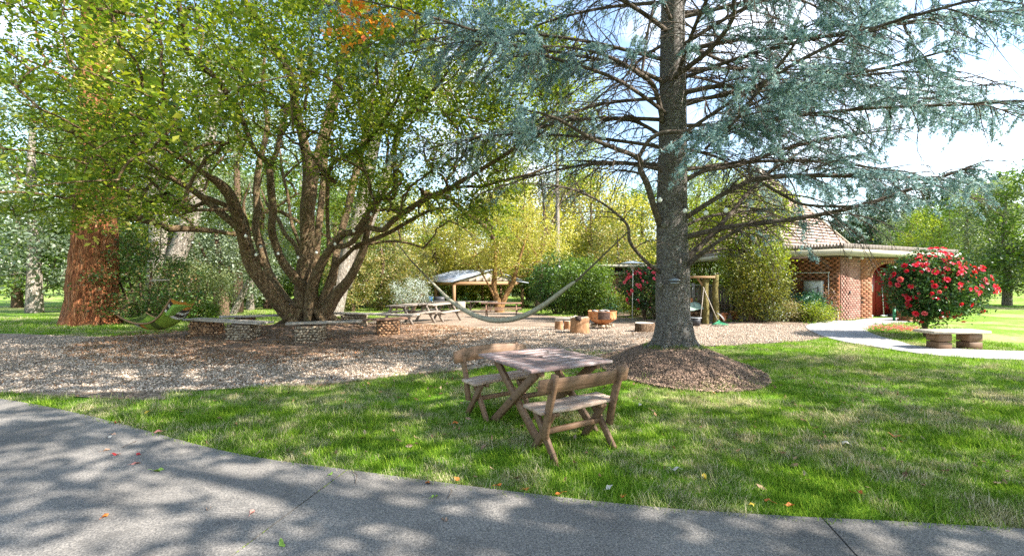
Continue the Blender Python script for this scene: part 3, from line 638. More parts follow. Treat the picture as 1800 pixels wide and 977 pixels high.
# crown: tips in a wide dome, denser at its outside
n = 9000; v = rng.normal(0, 1, (n, 3)); v /= np.linalg.norm(v, axis=1, keepdims=True); v[:, 2] = np.abs(v[:, 2])
rr = rng.uniform(.35, 1, n)**.5; T = np.array([-5.7, 13.3, 2.7])+v*rr[:, None]*np.array([8.6, 8.7, 10.5])
pp = 900+T[:, 0]/T[:, 1]*F; py = 488.5-(T[:, 2]-CH)/T[:, 1]*F
clump = np.sin(T[:, 0]*1.4+1)*np.sin(T[:, 1]*1.3)*np.sin(T[:, 2]*1.9+.5)
keep = (T[:, 2] > 3.25+.5*np.sin(T[:, 0]*2)) & (clump > -.35)
# leave the bare inside of the tree open (below the fringe, around the stems)
rc = np.hypot(T[:, 0]+6.1, T[:, 1]-13.5); keep &= ~((rc < 4.3) & (T[:, 2] < 5.4-.15*rc))
keep &= ~((pp > 930) & (py > 270)); keep &= pp < 1060
keep &= ~((T[:, 1] < 9.2) & (py > 215+40*np.sin(pp*.02)) & (pp > 360))
T = T[keep]; sel = rng.permutation(len(T))[:2300]; T = T[sel]
# low fringes seen in the photograph
ex = []
for (x0, x1, y0, y1, d0, d1, m) in ((100, 330, 290, 385, 8.5, 12, 60), (90, 300, 60, 380, 8, 13, 90), (135, 235, -20, 400, 9, 13, 110), (420, 740, -20, 240, 8.5, 11.5, 170), (430, 560, 150, 300, 10, 12, 22), (930, 1010, 60, 250, 9, 12, 30), (640, 860, 290, 385, 9.5, 12, 75), (560, 700, 250, 330, 10, 13, 45), (180, 420, 190, 290, 8, 11, 60), (560, 960, 150, 290, 8.5, 11, 90), (600, 640, 300, 420, 12, 13, 8), (250, 500, 120, 230, 9, 12, 50)):
    for _ in range(m): ex.append(at(rng.uniform(x0, x1), rng.uniform(y0, y1), rng.uniform(d0, d1)))
T = np.vstack([T, ex])
br = grow(limbs, T, base)
mb = MB()
for b, r, c in br: mb.tube(b, np.linspace(r, max(r*.55, .003), len(b)), 5 if r > .012 else 3, cap=False)
mb.build('branches', M['maple_bark'], mt, smooth=True)
LP = scatter_leaves(br, 125, .18, .8, .6); mb = MB(); leafmesh(mb, LP, .088, .6, .6)
o = mb.build('crown', M['maple_leaf'], mt); NL = len(LP)
# the orange sprig that hangs near the camera
mb = MB(); q = np.concatenate([at(rng.normal(635, 34), rng.normal(34, 24), rng.uniform(4.9, 5.8))[None]+rng.normal(0, .06, (rng.integers(3, 12), 3)) for _ in range(36)])
leafmesh(mb, q, .075, .6, .5); mb.build('orange_leaves', M['orange_leaf'], mt)
mb = MB(); q = np.concatenate([at(rng.normal(x_, 40), rng.normal(y_, 30), rng.uniform(6, 9))[None]+rng.normal(0, .09, (rng.integers(6, 16), 3)) for x_, y_, m_ in ((620, 60, 26), (200, 95, 14), (200, 390, 10), (690, 40, 14), (545, 130, 10)) for _ in range(m_)])
leafmesh(mb, q, .085, .6, .5); mb.build('yellowing_leaves', M['yellow_leaf'], mt)

# ------------------------------------------------------------------ blue cedar
ct = thing('cedar_tree', 'tall blue cedar with thick grey scaly trunk rising from the mulch mound', 'tree', (*CED, float(mz(*CED))))
H = 18.
trunk = spline(np.array([[2.9, 7.9, .05, .40], [2.88, 7.9, .42, .345], [2.87, 7.9, .8, .30], [2.86, 7.9, 1.6, .285], [2.84, 7.9, 2.6, .262], [2.87, 7.9, 4.2, .24], [2.86, 7.9, 6.6, .195], [2.9, 7.9, 10, .14], [2.9, 7.9, 14, .08], [2.9, 7.9, H, .02]]), 9)
mb = MB(); mb.tube(trunk[:, :3], trunk[:, 3], 26, wob=.022)
for k, (px_, py_, s_) in enumerate(((1160, 500, .07), (1175, 558, .06), (1205, 455, .09), (1168, 395, .07), (1200, 350, .08))):
    p_ = at(px_, py_, 7.68); mb.rock(p_, (s_, s_*.8, s_), k)
q = spline(np.array([at(1193, 490, 7.62), at(1197, 478, 7.5), at(1195, 462, 7.45), at(1196, 450, 7.5)]), 4); mb.tube(q, np.linspace(.045, .022, len(q)), 8, wob=.03)
for a in (.3, 1.3, 2.2, 3.1, 4.0, 5.0, 5.7):
    q = spline(np.array([[2.88+math.cos(a)*.2, 7.9+math.sin(a)*.2, .85], [2.88+math.cos(a)*.30, 7.9+math.sin(a)*.30, .5], [2.88+math.cos(a)*.52, 7.9+math.sin(a)*.52, .30]]), 4); mb.tube(q, np.linspace(.11, .05, len(q)), 8, wob=.06)
mb.build('trunk', M['cedar_bark'], ct, smooth=True)
CL = [  # traced main branches: rows, foliage start, foliage density, twig density
 ([(1200, 418, 7.8, 12), (1240, 408, 7.6, 11), (1281, 399, 7.4, 10), (1340, 392, 7.2, 10), (1408, 383, 7, 9), (1477, 370, 6.8, 9), (1551, 350, 6.6, 8), (1633, 320, 6.4, 7), (1740, 280, 6.1, 4)], .35, 1.0, 1.1),
 ([(1203, 385, 7.8, 11), (1240, 360, 7.5, 10), (1293, 330, 7.2, 10), (1346, 312, 7, 10), (1469, 309, 6.7, 9), (1580, 313, 6.4, 8), (1633, 315, 6.3, 7), (1720, 320, 6, 4)], .3, 1.0, 1.2),
 ([(1340, 322, 7.1, 6), (1380, 345, 7, 6), (1416, 360, 6.9, 6), (1502, 362, 6.7, 5), (1567, 348, 6.5, 4)], .3, .4, 1),
 ([(1205, 456, 7.9, 13), (1228, 435, 8, 12), (1249, 415, 8.1, 11), (1285, 375, 8.3, 9), (1316, 338, 8.6, 8), (1370, 290, 9, 6), (1440, 250, 9.4, 3)], .5, .4, .8),
 ([(1206, 470, 7.8, 12), (1230, 448, 7.5, 10), (1262, 425, 7.2, 8), (1300, 402, 7, 6), (1340, 372, 6.8, 3)], .7, .3, .8),
 ([(1200, 320, 7.8, 10), (1240, 300, 7.9, 9), (1300, 290, 8.1, 8), (1380, 262, 8.4, 7), (1480, 240, 8.7, 6), (1600, 225, 9.1, 4)], .3, .7, 1),
 ([(1160, 395, 7.8, 14), (1150, 365, 7.6, 13), (1138, 325, 7.4, 13), (1126, 300, 7.3, 12), (1122, 278, 7.2, 11), (1073, 258, 7, 9), (1036, 242, 6.8, 8), (995, 217, 6.6, 7), (954, 200, 6.4, 5), (900, 190, 6.2, 3)], .55, 1.1, 1),
 ([(1122, 278, 7.2, 9), (1142, 246, 7.1, 9), (1171, 233, 7, 9), (1228, 231, 6.8, 8), (1269, 213, 6.6, 7), (1330, 180, 6.3, 5), (1390, 150, 6, 3)], .45, 1.5, 1),
 ([(1165, 215, 7.8, 11), (1155, 168, 7.6, 10), (1142, 143, 7.4, 10), (1106, 119, 7.1, 9), (1065, 98, 6.8, 7), (1010, 85, 6.5, 5), (940, 80, 6.2, 3)], .4, 1.3, 1),
 ([(1128, 130, 7.3, 6), (1134, 90, 7.3, 6), (1140, 50, 7.3, 5), (1151, 0, 7.3, 4), (1160, -60, 7.3, 3)], .3, .9, .8),
 ([(1170, 143, 7.8, 12), (1208, 119, 7.4, 11), (1249, 86, 7, 10), (1286, 37, 6.6, 9), (1290, 0, 6.4, 8), (1300, -60, 6, 5)], .25, 1.3, 1),
 ([(1158, 477, 7.8, 9), (1141, 465, 7.6, 8), (1123, 447, 7.5, 7), (1107, 424, 7.3, 7), (1101, 393, 7.2, 6), (1060, 358, 7, 5), (1015, 336, 6.9, 5), (970, 325, 6.8, 3), (900, 322, 6.6, 2)], .8, .25, .5),
 ([(1195, 165, 7.8, 12), (1260, 152, 7.5, 10), (1334, 151, 7.2, 9), (1416, 149, 6.9, 8), (1486, 133, 6.6, 7), (1559, 119, 6.4, 6), (1633, 98, 6.2, 5), (1700, 80, 6, 3)], .3, .9, 1),
 ([(1200, 90, 7.8, 11), (1300, 70, 7.4, 9), (1400, 66, 7, 8), (1526, 57, 6.6, 6), (1633, 20, 6.2, 4)], .25, 1.1, 1),
 ([(1165, 300, 7.8, 8), (1120, 290, 8.1, 7), (1060, 285, 8.4, 6), (990, 282, 8.8, 3)], .6, .5, 1),
 ([(1165, 240, 7.9, 8), (1110, 212, 8.3, 7), (1040, 210, 8.7, 6), (960, 205, 9.2, 3)], .4, .8, 1),
 ([(1240, 262, 7.2, 6), (1290, 215, 6.4, 7), (1340, 150, 5.8, 7), (1385, 95, 5.4, 6), (1420, 40, 5.1, 4)], .05, 2.2, 1),
 ([(1200, 400, 7.9, 7), (1240, 382, 8.3, 6), (1300, 372, 8.8, 5), (1370, 368, 9.4, 3)], .6, .4, 1),
]
prim = []
for rows, fs, fd, td in CL: p, r = px_limb(rows, 7); prim.append((p, r*.84, fs, fd, td))
for k, (z0, azm, Lb, fd) in enumerate(((3.5, 12, 7.5, .5), (4.0, -14, 7.2, .8), (4.3, 30, 7.0, .8), (4.7, 2, 7.8, .9), (5.1, -24, 6.6, 1.), (5.3, 20, 7.4, 1.), (5.8, 42, 6.4, 1.), (6.2, -6, 7.2, 1.1), (3.9, 48, 6.0, .7), (5.0, 200, 4.8, .7), (4.4, 160, 4.6, .5), (5.9, 215, 4.6, 1.), (3.6, 150, 4.2, .3))):
    a_ = R(azm); s = np.linspace(0, 1, 6); dx, dy = math.cos(a_), math.sin(a_); wv = np.cumsum(rng.normal(0, .12, 6))*s
    p = np.stack([2.88+dx*Lb*s-dy*wv, 7.9+dy*Lb*s+dx*wv, z0+Lb*(.22*s-.26*s**2)+rng.normal(0, .06, 6)*s], -1); q = spline(np.c_[p, np.linspace(.04, .006, 6)], 6)
    prim.append((q[:, :3], np.maximum(q[:, 3], .005), .3, fd, 1.1))
ga = .4
for k in range(44):
    ga += 2.39996; z0 = 3.9+11.5*(k/50)**1.1; Lb = 5.6*(1-((z0-3.5)/16)**1.3)+.7; Lb *= rng.uniform(.75, 1.1)
    dx, dy = math.cos(ga), math.sin(ga); s = np.linspace(0, 1, 5); wv = rng.normal(0, .12, 5)*s
    p = np.stack([2.88+dx*Lb*s-dy*wv*2, 7.9+dy*Lb*s+dx*wv*2, z0+Lb*(.30*s-.28*s**2)+rng.normal(0, .05, 5)*s], -1); rad = np.linspace(.036 if z0 < 9 else .028, .006, 5)
    q = spline(np.c_[p, rad], 6)
    prim.append((q[:, :3], np.maximum(q[:, 3], .005), .35, .75 if z0 < 5.2 else .9, .9))
mbB = MB(); mbT = MB(); tw = []
for p, r, fs, fd, td in prim:
    mbB.tube(p, r, 8, wob=.02)
    seg = np.linalg.norm(np.diff(p, axis=0), axis=1); cum = np.r_[0, np.cumsum(seg)]; Lb = cum[-1]
    ns = int(Lb*8.5*td); ss = np.sort(rng.uniform(.12, 1, ns)); side = 1
    for s in ss:
        i_ = min(int(np.searchsorted(cum, s*Lb))-1, len(p)-2); i_ = max(i_, 0); o_ = p[i_]+(p[i_+1]-p[i_])*((s*Lb-cum[i_])/max(seg[i_], 1e-6))
        t = p[i_+1]-p[i_]; t /= np.linalg.norm(t)+1e-9; lat = np.cross(t, [0, 0, 1.]); lat /= np.linalg.norm(lat)+1e-9; side = -side
        d0 = t*rng.uniform(.35, .9)+lat*side*rng.uniform(.6, 1.1)+np.array([0, 0, rng.normal(.05, .25)]); d0 /= np.linalg.norm(d0)
        l2 = (1.35*(1-s)**.7+.3)*rng.uniform(.5, 1.1); u = np.linspace(0, 1, 5)[:, None]
        q = o_+d0*l2*u+np.array([0, 0, -1.])*l2*rng.uniform(.15, .75)*u**2+rng.normal(0, .03*l2, (5, 3))*u
        q2 = spline(q, 3); mbT.tube(q2, np.linspace(.011*(.6+l2*.4), .003, len(q2)), 4, cap=False)
        leafy = (s > fs) and rng.random() < min(1, fd*.52)
        n3 = int(l2*rng.uniform(6, 11))
        for _ in range(n3):
            s3 = rng.uniform(.15, 1); f_ = s3*(len(q2)-1); j = min(int(f_), len(q2)-2); o3 = q2[j]+(q2[j+1]-q2[j])*(f_-j)
            d3 = (q2[j+1]-q2[j]); d3 /= np.linalg.norm(d3)+1e-9; d3 = d3*.7+rng.normal(0, .5, 3)*np.array([1, 1, .5]); d3 /= np.linalg.norm(d3); l3 = rng.uniform(.12, .38)*(1.15-s3*.5)
            e3 = o3+d3*l3+np.array([0, 0, -.55*l3]); mid = (o3+e3)/2+np.array([0, 0, .06*l3])
            mbT.tube(np.array([o3, mid, e3]), [.0042, .003, .0018], 3, cap=False)
            if leafy: tw.append((o3, e3, fd))
        if leafy: tw.append((q2[len(q2)//3], q2[-1], fd))
mbB.build('branches', M['cedar_branch'], ct, smooth=True); mbT.build('twigs', M['cedar_branch'], ct, smooth=True)
A = np.array([t[0] for t in tw]); B = np.array([t[1] for t in tw]); fdw = np.array([t[2] for t in tw]); LL = np.linalg.norm(B-A, axis=1)
cnt = np.clip((LL*75*np.clip(fdw*.8, .4, 1.0)).astype(int), 4, 70); idx = np.repeat(np.arange(len(A)), cnt); s = rng.random(len(idx))[:, None]
Pn = A[idx]*(1-s)+B[idx]*s; ax_ = (B-A)[idx]/LL[idx][:, None]; Pn = Pn+rng.normal(0, .014, Pn.shape)
mb = MB(); nn = 4                           # tufts: short needles standing off the twig
for k in range(nn):
    d = rng.normal(0, 1, Pn.shape)+ax_*.5; d /= np.linalg.norm(d, axis=1, keepdims=True); w = np.cross(d, rng.normal(0, 1, Pn.shape)); w /= np.linalg.norm(w, axis=1, keepdims=True)
    l_ = rng.uniform(.03, .058, (len(Pn), 1)); v = np.stack([Pn-w*.008, Pn+w*.008, Pn+d*l_], 1); mb.add(v.reshape(-1, 3), np.arange(len(Pn)*3).reshape(-1, 3))
o = mb.build('foliage', M['cedar_leaf'], ct); o['kind'] = 'stuff'; NC = len(Pn)*nn
print('maple leaves', NL, 'tips', len(T), 'cedar needles', NC, 'twigs', len(tw))
# small tray on the cedar trunk
t = thing('feeder_tray', 'small grey tin bird feeder hood fixed to the cedar trunk', 'bird feeder', at(1186, 493, 7.6))
MB().lathe([(.001, .045), (.05, .03), (.1, .004), (.103, -.004), (.05, .02), (.001, .035)], at(1186, 493, 7.58), 16).build('hood', M['metal_roof'], t, smooth=True)
MB().lathe([(.001, -.10), (.07, -.10), (.075, -.085), (.07, -.08), (.001, -.088)], at(1186, 488, 7.58), 16).build('tray', M['metal_roof'], t, smooth=True)
MB().tube([at(1186, 491, 7.58), at(1186, 499, 7.58)], .005, 5).build('rod', M['wire'], t)

# ------------------------------------------------------------------ background trees and shrubs
def ellips(n, c, r, lo=.45):
    v = rng.normal(0, 1, (n, 3)); v /= np.linalg.norm(v, axis=1, keepdims=True); v *= (rng.uniform(lo, 1, n)**.6)[:, None]
    return np.array(c)+v*np.array(r)
def tree(name, label, base, h, tr, crowns, leaf, bark, ls=.14, nleaf=14000, ntip=150, stems=None, cat='tree', group=None, lean=(0, 0), sig=.35, parts=('trunk', 'crown'), hang=0, leader=True):
    b = np.array(base, float); rt = thing(name, label, cat, b, 0, group)
    if stems is None: stems = [[(0, 0, -.3, tr*1.25), (lean[0]*.3, lean[1]*.3, h*.3, tr*.85), (lean[0]*.6+rng.normal(0, .15), lean[1]*.6, h*.6, tr*.6), (lean[0], lean[1], h*.88, tr*.2)]]
    lb = []
    for st in stems: q = spline(np.array(st, float)+np.array([*b, 0]), 5); lb.append((q[:, :3], np.maximum(q[:, 3], .01)))
    tips = np.vstack([ellips(max(4, int(ntip*w)), b+np.array(c), r) for c, r, w in crowns]); tips = tips[tips[:, 2] > b[2]+.12]
    br = grow(lb, tips, b, rb=.006 if h > 5 else .004)
    mb = MB()
    for p, r in lb: mb.tube(p, r, 10, wob=.04)
    for p, r, c in br: mb.tube(p, np.linspace(r, r*.5, len(p)), 4, cap=False)
    mb.build(parts[0], bark, rt, smooth=True)
    tot = sum(min(np.linalg.norm(p[-1]-p[0]), 1.2)+.15 for p, r, c in br); LPp = scatter_leaves(br, nleaf/tot*1.25, sig, .8, .75)
    LPp = LPp[LPp[:, 2] > b[2]+.02]
    mb = MB(); leafmesh(mb, LPp, ls, .55, .3, hang); mb.build(parts[1], leaf, rt)
    return rt
def put(o, loc, rz, sc, label=None, group=None):
    c = copy_tree(o); c.location = [float(q) for q in loc]; c.rotation_euler = (0, 0, rz); c.scale = (sc[0], sc[0], sc[1])
    if label: c['label'] = label
    if group: c['group'] = group
    return c
def gat(px, d): X = (px-900)/F*d; return np.array([X, d, float(gz(X, d))])

# left: redwood trunk, photinia shrub, twin pale trunks
b = gat(160, 16.5)
rw = thing('redwood_tree', 'tree with thick shaggy red-brown trunk at the far left edge', 'tree', b)
q = spline(np.array([[0, 0, -.2, .98], [.02, 0, .4, .82], [.05, 0, 1.6, .72], [.12, 0, 3, .66], [.2, 0, 6, .55], [.2, 0, 12, .38], [.2, 0, 22, .1]])+np.array([*b, 0]), 6)
mb = MB(); mb.tube(q[:, :3], q[:, 3], 40, wob=.045); mb.build('trunk', M['red_bark'], rw, smooth=True)
tips = np.vstack([ellips(90, b+np.array([.2, 0, z]), (2.6, 2.6, .7), .2) for z in (7.5, 9.5, 11.5, 13.5, 16)]); br = grow([(q[:, :3], q[:, 3])], tips, b)
mb = MB(); [mb.tube(p, np.linspace(r, r*.5, len(p)), 4, cap=False) for p, r, c in br]; mb.build('branches', M['red_bark'], rw, smooth=True)['kind'] = 'stuff'
mb = MB(); leafmesh(mb, scatter_leaves(br, 26, .2, .8, .6), .13, .3, .3); mb.build('crown', M['conifer_leaf'], rw)

tree('photinia_shrub', 'large dense dark shrub with reddish young tips beside the red-brown trunk', gat(245, 17.5), 4, .08,
     [((0, 0, 1.5), (2.2, 1.9, 1.7), .7), ((-.7, 0, 2.7), (1.2, 1.3, 1.2), .25), ((1.2, -.3, .8), (1.2, 1.2, .9), .2)], M['photinia_leaf'], M['brown_bark'], .10, 17000, 260,
     [[(.1*k, .05*k, -.1, .06), (.3*(k-2), .1, 1, .05), (.5*(k-2), 0, 2.2, .02)] for k in range(5)], 'shrub', parts=('stems', 'foliage'), sig=.2)
b = gat(272, 22)
pt_ = [[(0, 0, -.3, .75), (.1, 0, 1, .56), (.25, 0, 2.6, .50), (.3, 0, 4.2, .46), (-.1, 0, 7, .36), (-.5, .3, 12, .2), (-.4, 0, 16, .05)], [(.2, 0, .4, .5), (.6, 0, 1.8, .44), (1.2, 0, 3.4, .42), (1.7, 0, 4.8, .39), (2.4, 0, 7.5, .3), (3.2, .2, 12, .12)]]
tree('pale_twin_tree', 'tall tree with two thick pale furrowed trunks behind the dark shrub', b, 16, .5, [((-.6, 0, 12), (3.5, 3, 4), .6), ((3.4, 0, 11), (3, 3, 3.5), .4)], M['grey_leaf'], M['pale_bark'], .15, 14000, 200, pt_)
# grey green trees left of centre
tree('olive_tree', 'grey-green tree with an upright trunk on the lawn, left of the big tree', gat(392, 24), 6, .3, [((-.4, 0, 4.4), (2.6, 2.2, 2.1), .7), ((.8, .4, 3.0), (1.6, 1.5, 1.0), .3)], M['grey_leaf'], M['brown_bark'], .12, 16000, 220, [[(0, 0, -.2, .33), (0, 0, 1.2, .24), (-.1, 0, 2.4, .2), (-.4, 0, 4.6, .08)], [(-.15, 0, -.2, .22), (-.35, 0, 1.2, .17), (-.55, 0, 2.3, .13), (-1.3, 0, 4, .05)]])
tree('leaning_tree', 'small grey tree with a pale trunk leaning right behind the upright one', gat(405, 26), 6, .2, [((1.6, .4, 4.6), (2, 2, 1.8), 1)], M['grey_leaf'], M['pale_bark'], .12, 9000, 130, [[(0, 0, -.2, .2), (.7, 0, 1.2, .16), (1.2, 0, 2.3, .13), (1.6, 0, 4, .05)]])
tree('grey_shrub', 'wide pale grey-green shrub right of the pale twin trunks', gat(335, 20.5), 3, .06, [((0, 0, 1.3), (1.9, 1.5, 1.5), .8), ((-.8, 0, .7), (1.2, 1.2, .8), .3)], m_leaf('sage leaves', [(.18, .21, .08), (.29, .33, .13), (.42, .45, .23)], .3), M['brown_bark'], .09, 12000, 200, [[(.1*k, .05*k, -.1, .05), (.3*(k-2), .1, 1, .04), (.4*(k-2), 0, 1.8, .02)] for k in range(5)], 'shrub', parts=('stems', 'foliage'), sig=.2)
tree('low_shrub', 'low green shrub between the swinging lounger and the lawn', gat(352, 20), 1, .03, [((0, 0, .4), (.8, .6, .45), 1)], M['mid_leaf'], M['brown_bark'], .08, 2500, 60, [[(0, 0, 0, .03), (.1, 0, .4, .02), (.2, 0, .7, .01)]], 'shrub', parts=('stems', 'foliage'), sig=.15)
# far left wood, mid trees
W1 = tree('woodland_tree', 'grey-green woodland tree behind the upright trunk, left side', gat(330, 38), 15, .35, [((0, 0, 9.5), (4.5, 4, 5.2), .6), ((1, 0, 4.5), (4.2, 4, 3.2), .45)], M['grey_leaf'], M['pale_bark'], .26, 15000, 260, sig=.5)
W2 = tree('woodland_tree', 'darker green woodland tree far behind the big tree stems', gat(470, 40), 14, .3, [((0, 0, 8.5), (4.2, 4, 5.2), .6), ((-.6, 0, 3.8), (4.2, 4, 2.8), .45)], M['mid_leaf'], M['brown_bark'], .26, 15000, 260, sig=.5)
W3 = tree('autumn_tree', 'yellow autumn tree behind the pavilion roof', gat(800, 52), 11, .25, [((0, 0, 6.5), (4, 4, 4), .7), ((1, 0, 3.2), (3.8, 3.5, 2.5), .4)], M['yellow_leaf'], M['brown_bark'], .24, 12000, 230, sig=.45)
W4 = tree('blushing_tree', 'peach and green tree right of the big tree, before the lawn ends', gat(668, 34), 6, .2, [((0, 0, 3.8), (2.8, 2.4, 2.5), .8), ((.3, 0, 1.6), (2.4, 2, 1.4), .4)], M['blush_leaf'], M['brown_bark'], .17, 11000, 200, sig=.3)
W5 = tree('conifer_tree', 'dark conifer beyond the brick building, tallest of its row', gat(1560, 62), 13, .3, [((0, 0, z), (2.9*(1-z/14.5)+.2, 2.9*(1-z/14.5)+.2, .8), .14) for z in np.arange(1.5, 13.5, 1.)], M['conifer_leaf'], M['brown_bark'], .3, 8000, 170, sig=.3)
gl = 'woodland trees closing the view behind the lawn'
for px_, d, sc, src, lab in (
    (60, 30, 1.1, W1, 'grey-green woodland tree beyond the redwood trunk, outermost left'), (210, 34, 1.15, W2, 'dark woodland tree rising behind the dark red-tipped shrub'),
    (270, 46, 1.2, W1, 'grey-green tree far behind the pale twin trunks'), (400, 48, 1.15, W2, 'green tree far behind the upright lawn trunk'),
    (440, 36, .72, W1, 'shorter grey-green tree seen between the left stems of the big tree'), (530, 50, 1.2, W1, 'grey-green tree straight behind the big tree trunk'),
    (590, 38, .85, W2, 'green tree seen between the right stems of the big tree'), (640, 48, 1.15, W1, 'tall grey-green tree right behind the stems of the big tree'),
    (1010, 58, 1.15, W2, 'green woodland tree behind the hammock rope end'), (1130, 50, .95, W2, 'low green tree behind the small red camellia'),
    (1230, 44, .9, W1, 'grey-green tree behind the cedar trunk'), (30, 45, 1.3, W2, 'dark woodland tree at the outer left edge of the wood'), (130, 50, 1.35, W1, 'tall grey woodland tree left of the redwood'), (340, 60, 1.4, W2, 'tall green tree at the back of the left wood')):
    put(src, gat(px_, d), rng.uniform(0, 6.28), (sc, sc*rng.uniform(.92, 1.08)), lab, gl)
ga_ = 'yellow autumn trees behind the pavilion'
for px_, d, sc, lab in ((690, 46, 1.05, 'yellow autumn tree left of the pavilion'), (745, 56, 1.35, 'yellow tree beyond the left end of the pavilion roof'), (865, 48, 1.15, 'yellow tree behind the right half of the pavilion'), (960, 46, 1.1, 'yellow tree right of the gnarled yellow tree'), (1050, 56, 1.45, 'tall yellow tree above the green dome bush'), (1100, 44, .95, 'small yellow tree left of the cedar trunk'), (930, 62, 1.65, 'tallest yellow tree at the back of the centre'), (600, 60, 1.2, 'yellow tree glimpsed behind the big tree')):
    put(W3, gat(px_, d), rng.uniform(0, 6.28), (sc, sc), lab, ga_)
put(W4, gat(725, 40), 2, (.9, .85), 'peach and green tree left of the pavilion posts', 'blushing trees'); W4['group'] = 'blushing trees'
put(W4, gat(620, 32), 4, (.75, .72), 'smaller peach tree close to the right stems of the big tree', 'blushing trees')
put(W4, gat(1085, 38), 1, (1.0, 1.0), 'peach and green tree above the left brick wing', 'blushing trees')
gc = 'far conifers beyond the brick building'; W5['group'] = gc
for k, (px_, d, sc, lab) in enumerate(((1470, 74, .95, 'far conifer behind the tiled roof, leftmost'), (1505, 66, .9, 'conifer above the corner of the flat roof'), (1532, 72, 1.15, 'tall conifer above the arched doorway'), (1595, 70, 1.05, 'conifer just left of the big camellia top'), (1628, 60, 1.05, 'conifer right behind the big camellia'), (1670, 66, 1.2, 'conifer beyond the right end of the building'), (1710, 58, 1.1, 'conifer second from the right edge'), (1760, 64, 1.25, 'conifer at the right edge of the view'))):
    put(W5, gat(px_, d), k*1.3, (sc, sc), lab, gc)
gr_ = 'hedge bushes and trees closing the right side'
for px_, d, sc, src, lab in ((1700, 30, .55, W2, 'green tree beyond the lawn at the outer right'), (1770, 26, .5, W1, 'grey-green tree at the very right edge'), (1640, 40, .6, W2, 'green tree behind the brick building, right end'), (1740, 44, .8, W1, 'taller grey tree at the right edge, farther back'), (1590, 50, .62, W1, 'grey-green tree over the flat roof'), (1840, 24, .6, W2, 'green tree just outside the right edge')):
    put(src, gat(px_, d), rng.uniform(0, 6.28), (sc*1.1, sc), lab, gr_)
n = 42000; x = rng.uniform(-115, 125, n); x = np.where(rng.random(n) < .5, x*.6, x); top = 10.5+2.5*np.sin(x*.13)+1.5*np.sin(x*.41+1)+.8*np.sin(x*1.3); z = top*rng.random(n)**.8-1.5; y = 78+rng.normal(0, 2.2, n)+4*np.sin(x*.3)*rng.random(n)
mb = MB(); leafmesh(mb, np.c_[x, y, z], .75, .7, .2); o = mb.build('distant_wood', m_leaf('distant wood leaves', [(.05, .07, .03), (.09, .13, .045), (.15, .19, .07), (.24, .25, .1)], .35, clump=.12)); o['kind'] = 'stuff'
# tall thin trunks seen through the crowns
tree('gum_tree', 'tall pale gum leaning right behind the right stems of the big tree', gat(585, 24), 17, .45, [((3.5, 0, 13), (3, 3, 3), 1)], M['grey_leaf'], M['pale_bark'], .16, 9000, 140, [[(0, 0, -.2, .5), (.7, 0, 3, .42), (1.5, 0, 6, .36), (2.4, 0, 10, .28), (3.5, 0, 14, .1)], [(.5, .3, 1.5, .3), (1.6, .3, 4.2, .24), (2.9, .3, 8, .2), (4.4, .2, 13, .06)]])
tree('slim_tree', 'slim tree with reddish trunk high behind the left of the crown', gat(418, 30), 18, .28, [((0, 0, 14), (3, 3, 4), 1)], M['mid_leaf'], M['brown_bark'], .17, 9000, 150)
bt = tree('bare_tree', 'tall thinly leaved tree rising over the yellow trees in the centre', gat(945, 40), 13, .22, [((0, 0, 9.6), (3, 2.6, 3.5), 1)], M['dry_leaf'], M['brown_bark'], .12, 1500, 260, [[(0, 0, -.2, .26), (.3, 0, 4, .22), (.6, 0, 8, .14), (.4, 0, 11.5, .04)], [(.5, 0, 5.5, .15), (1.6, 0, 8.5, .1), (2.6, 0, 11, .03)]], sig=.4)
put(bt, gat(1045, 46), 2.2, (.9, .85), 'thinly leaved tall tree left of the cedar trunk')
put(bt, gat(770, 50), 4.2, (.9, .8), 'thinly leaved grey tree above the pavilion roof')
tree('tall_lime_tree', 'tall yellow-green tree whose top shows between the big tree and the cedar', gat(980, 38), 24, .22, [((-.6, 0, 18.5), (4.6, 4, 5.0), .6), ((.9, 0, 12.6), (3.0, 3, 2.6), .3), ((-2.6, 0, 11.8), (1.8, 1.8, 1.6), .1)], M['lime_leaf'], M['pale_bark'], .2, 15000, 260, sig=.42)
# gnarled yellow tree in the gravel
yb = G(877, 549)
tree('yellow_tree', 'gnarled yellow-leaved tree with forked orange-brown trunk behind the brown picnic table', yb, 8, .3,
     [((-1.4, 0, 4.9), (2.2, 2.2, 2.3), .4), ((1.5, .1, 4.8), (2.7, 2.3, 2.6), .5), ((.3, -.2, 7.0), (2.6, 2, 1.9), .35), ((3.4, .2, 4.6), (1.7, 1.5, 1.6), .2), ((-.2, -.6, 2.9), (1.0, .8, .6), .05)], M['yellow_leaf'], m_bark('orange brown bark', [(.14, .07, .025), (.36, .2, .08), (.5, .33, .17)], (6, 6, 3), 2.4, .03), .12, 24000, 420,
     [[(.05, 0, -.2, .4), (0, 0, .5, .3), (-.2, 0, 1.2, .2), (-.36, 0, 1.9, .19), (-.28, 0, 2.8, .17), (-.25, 0, 4, .13), (-.35, 0, 6.2, .04)], [(.1, 0, .3, .26), (.5, 0, 1.2, .2), (.95, 0, 2, .18), (1.15, 0, 2.7, .16), (1.4, 0, 3.6, .11), (1.9, 0, 5.2, .04)], [(-.1, 0, .6, .1), (-.6, -.2, 1.7, .07), (-1.2, -.3, 2.8, .05), (-2, -.2, 4.2, .02)]], sig=.24)
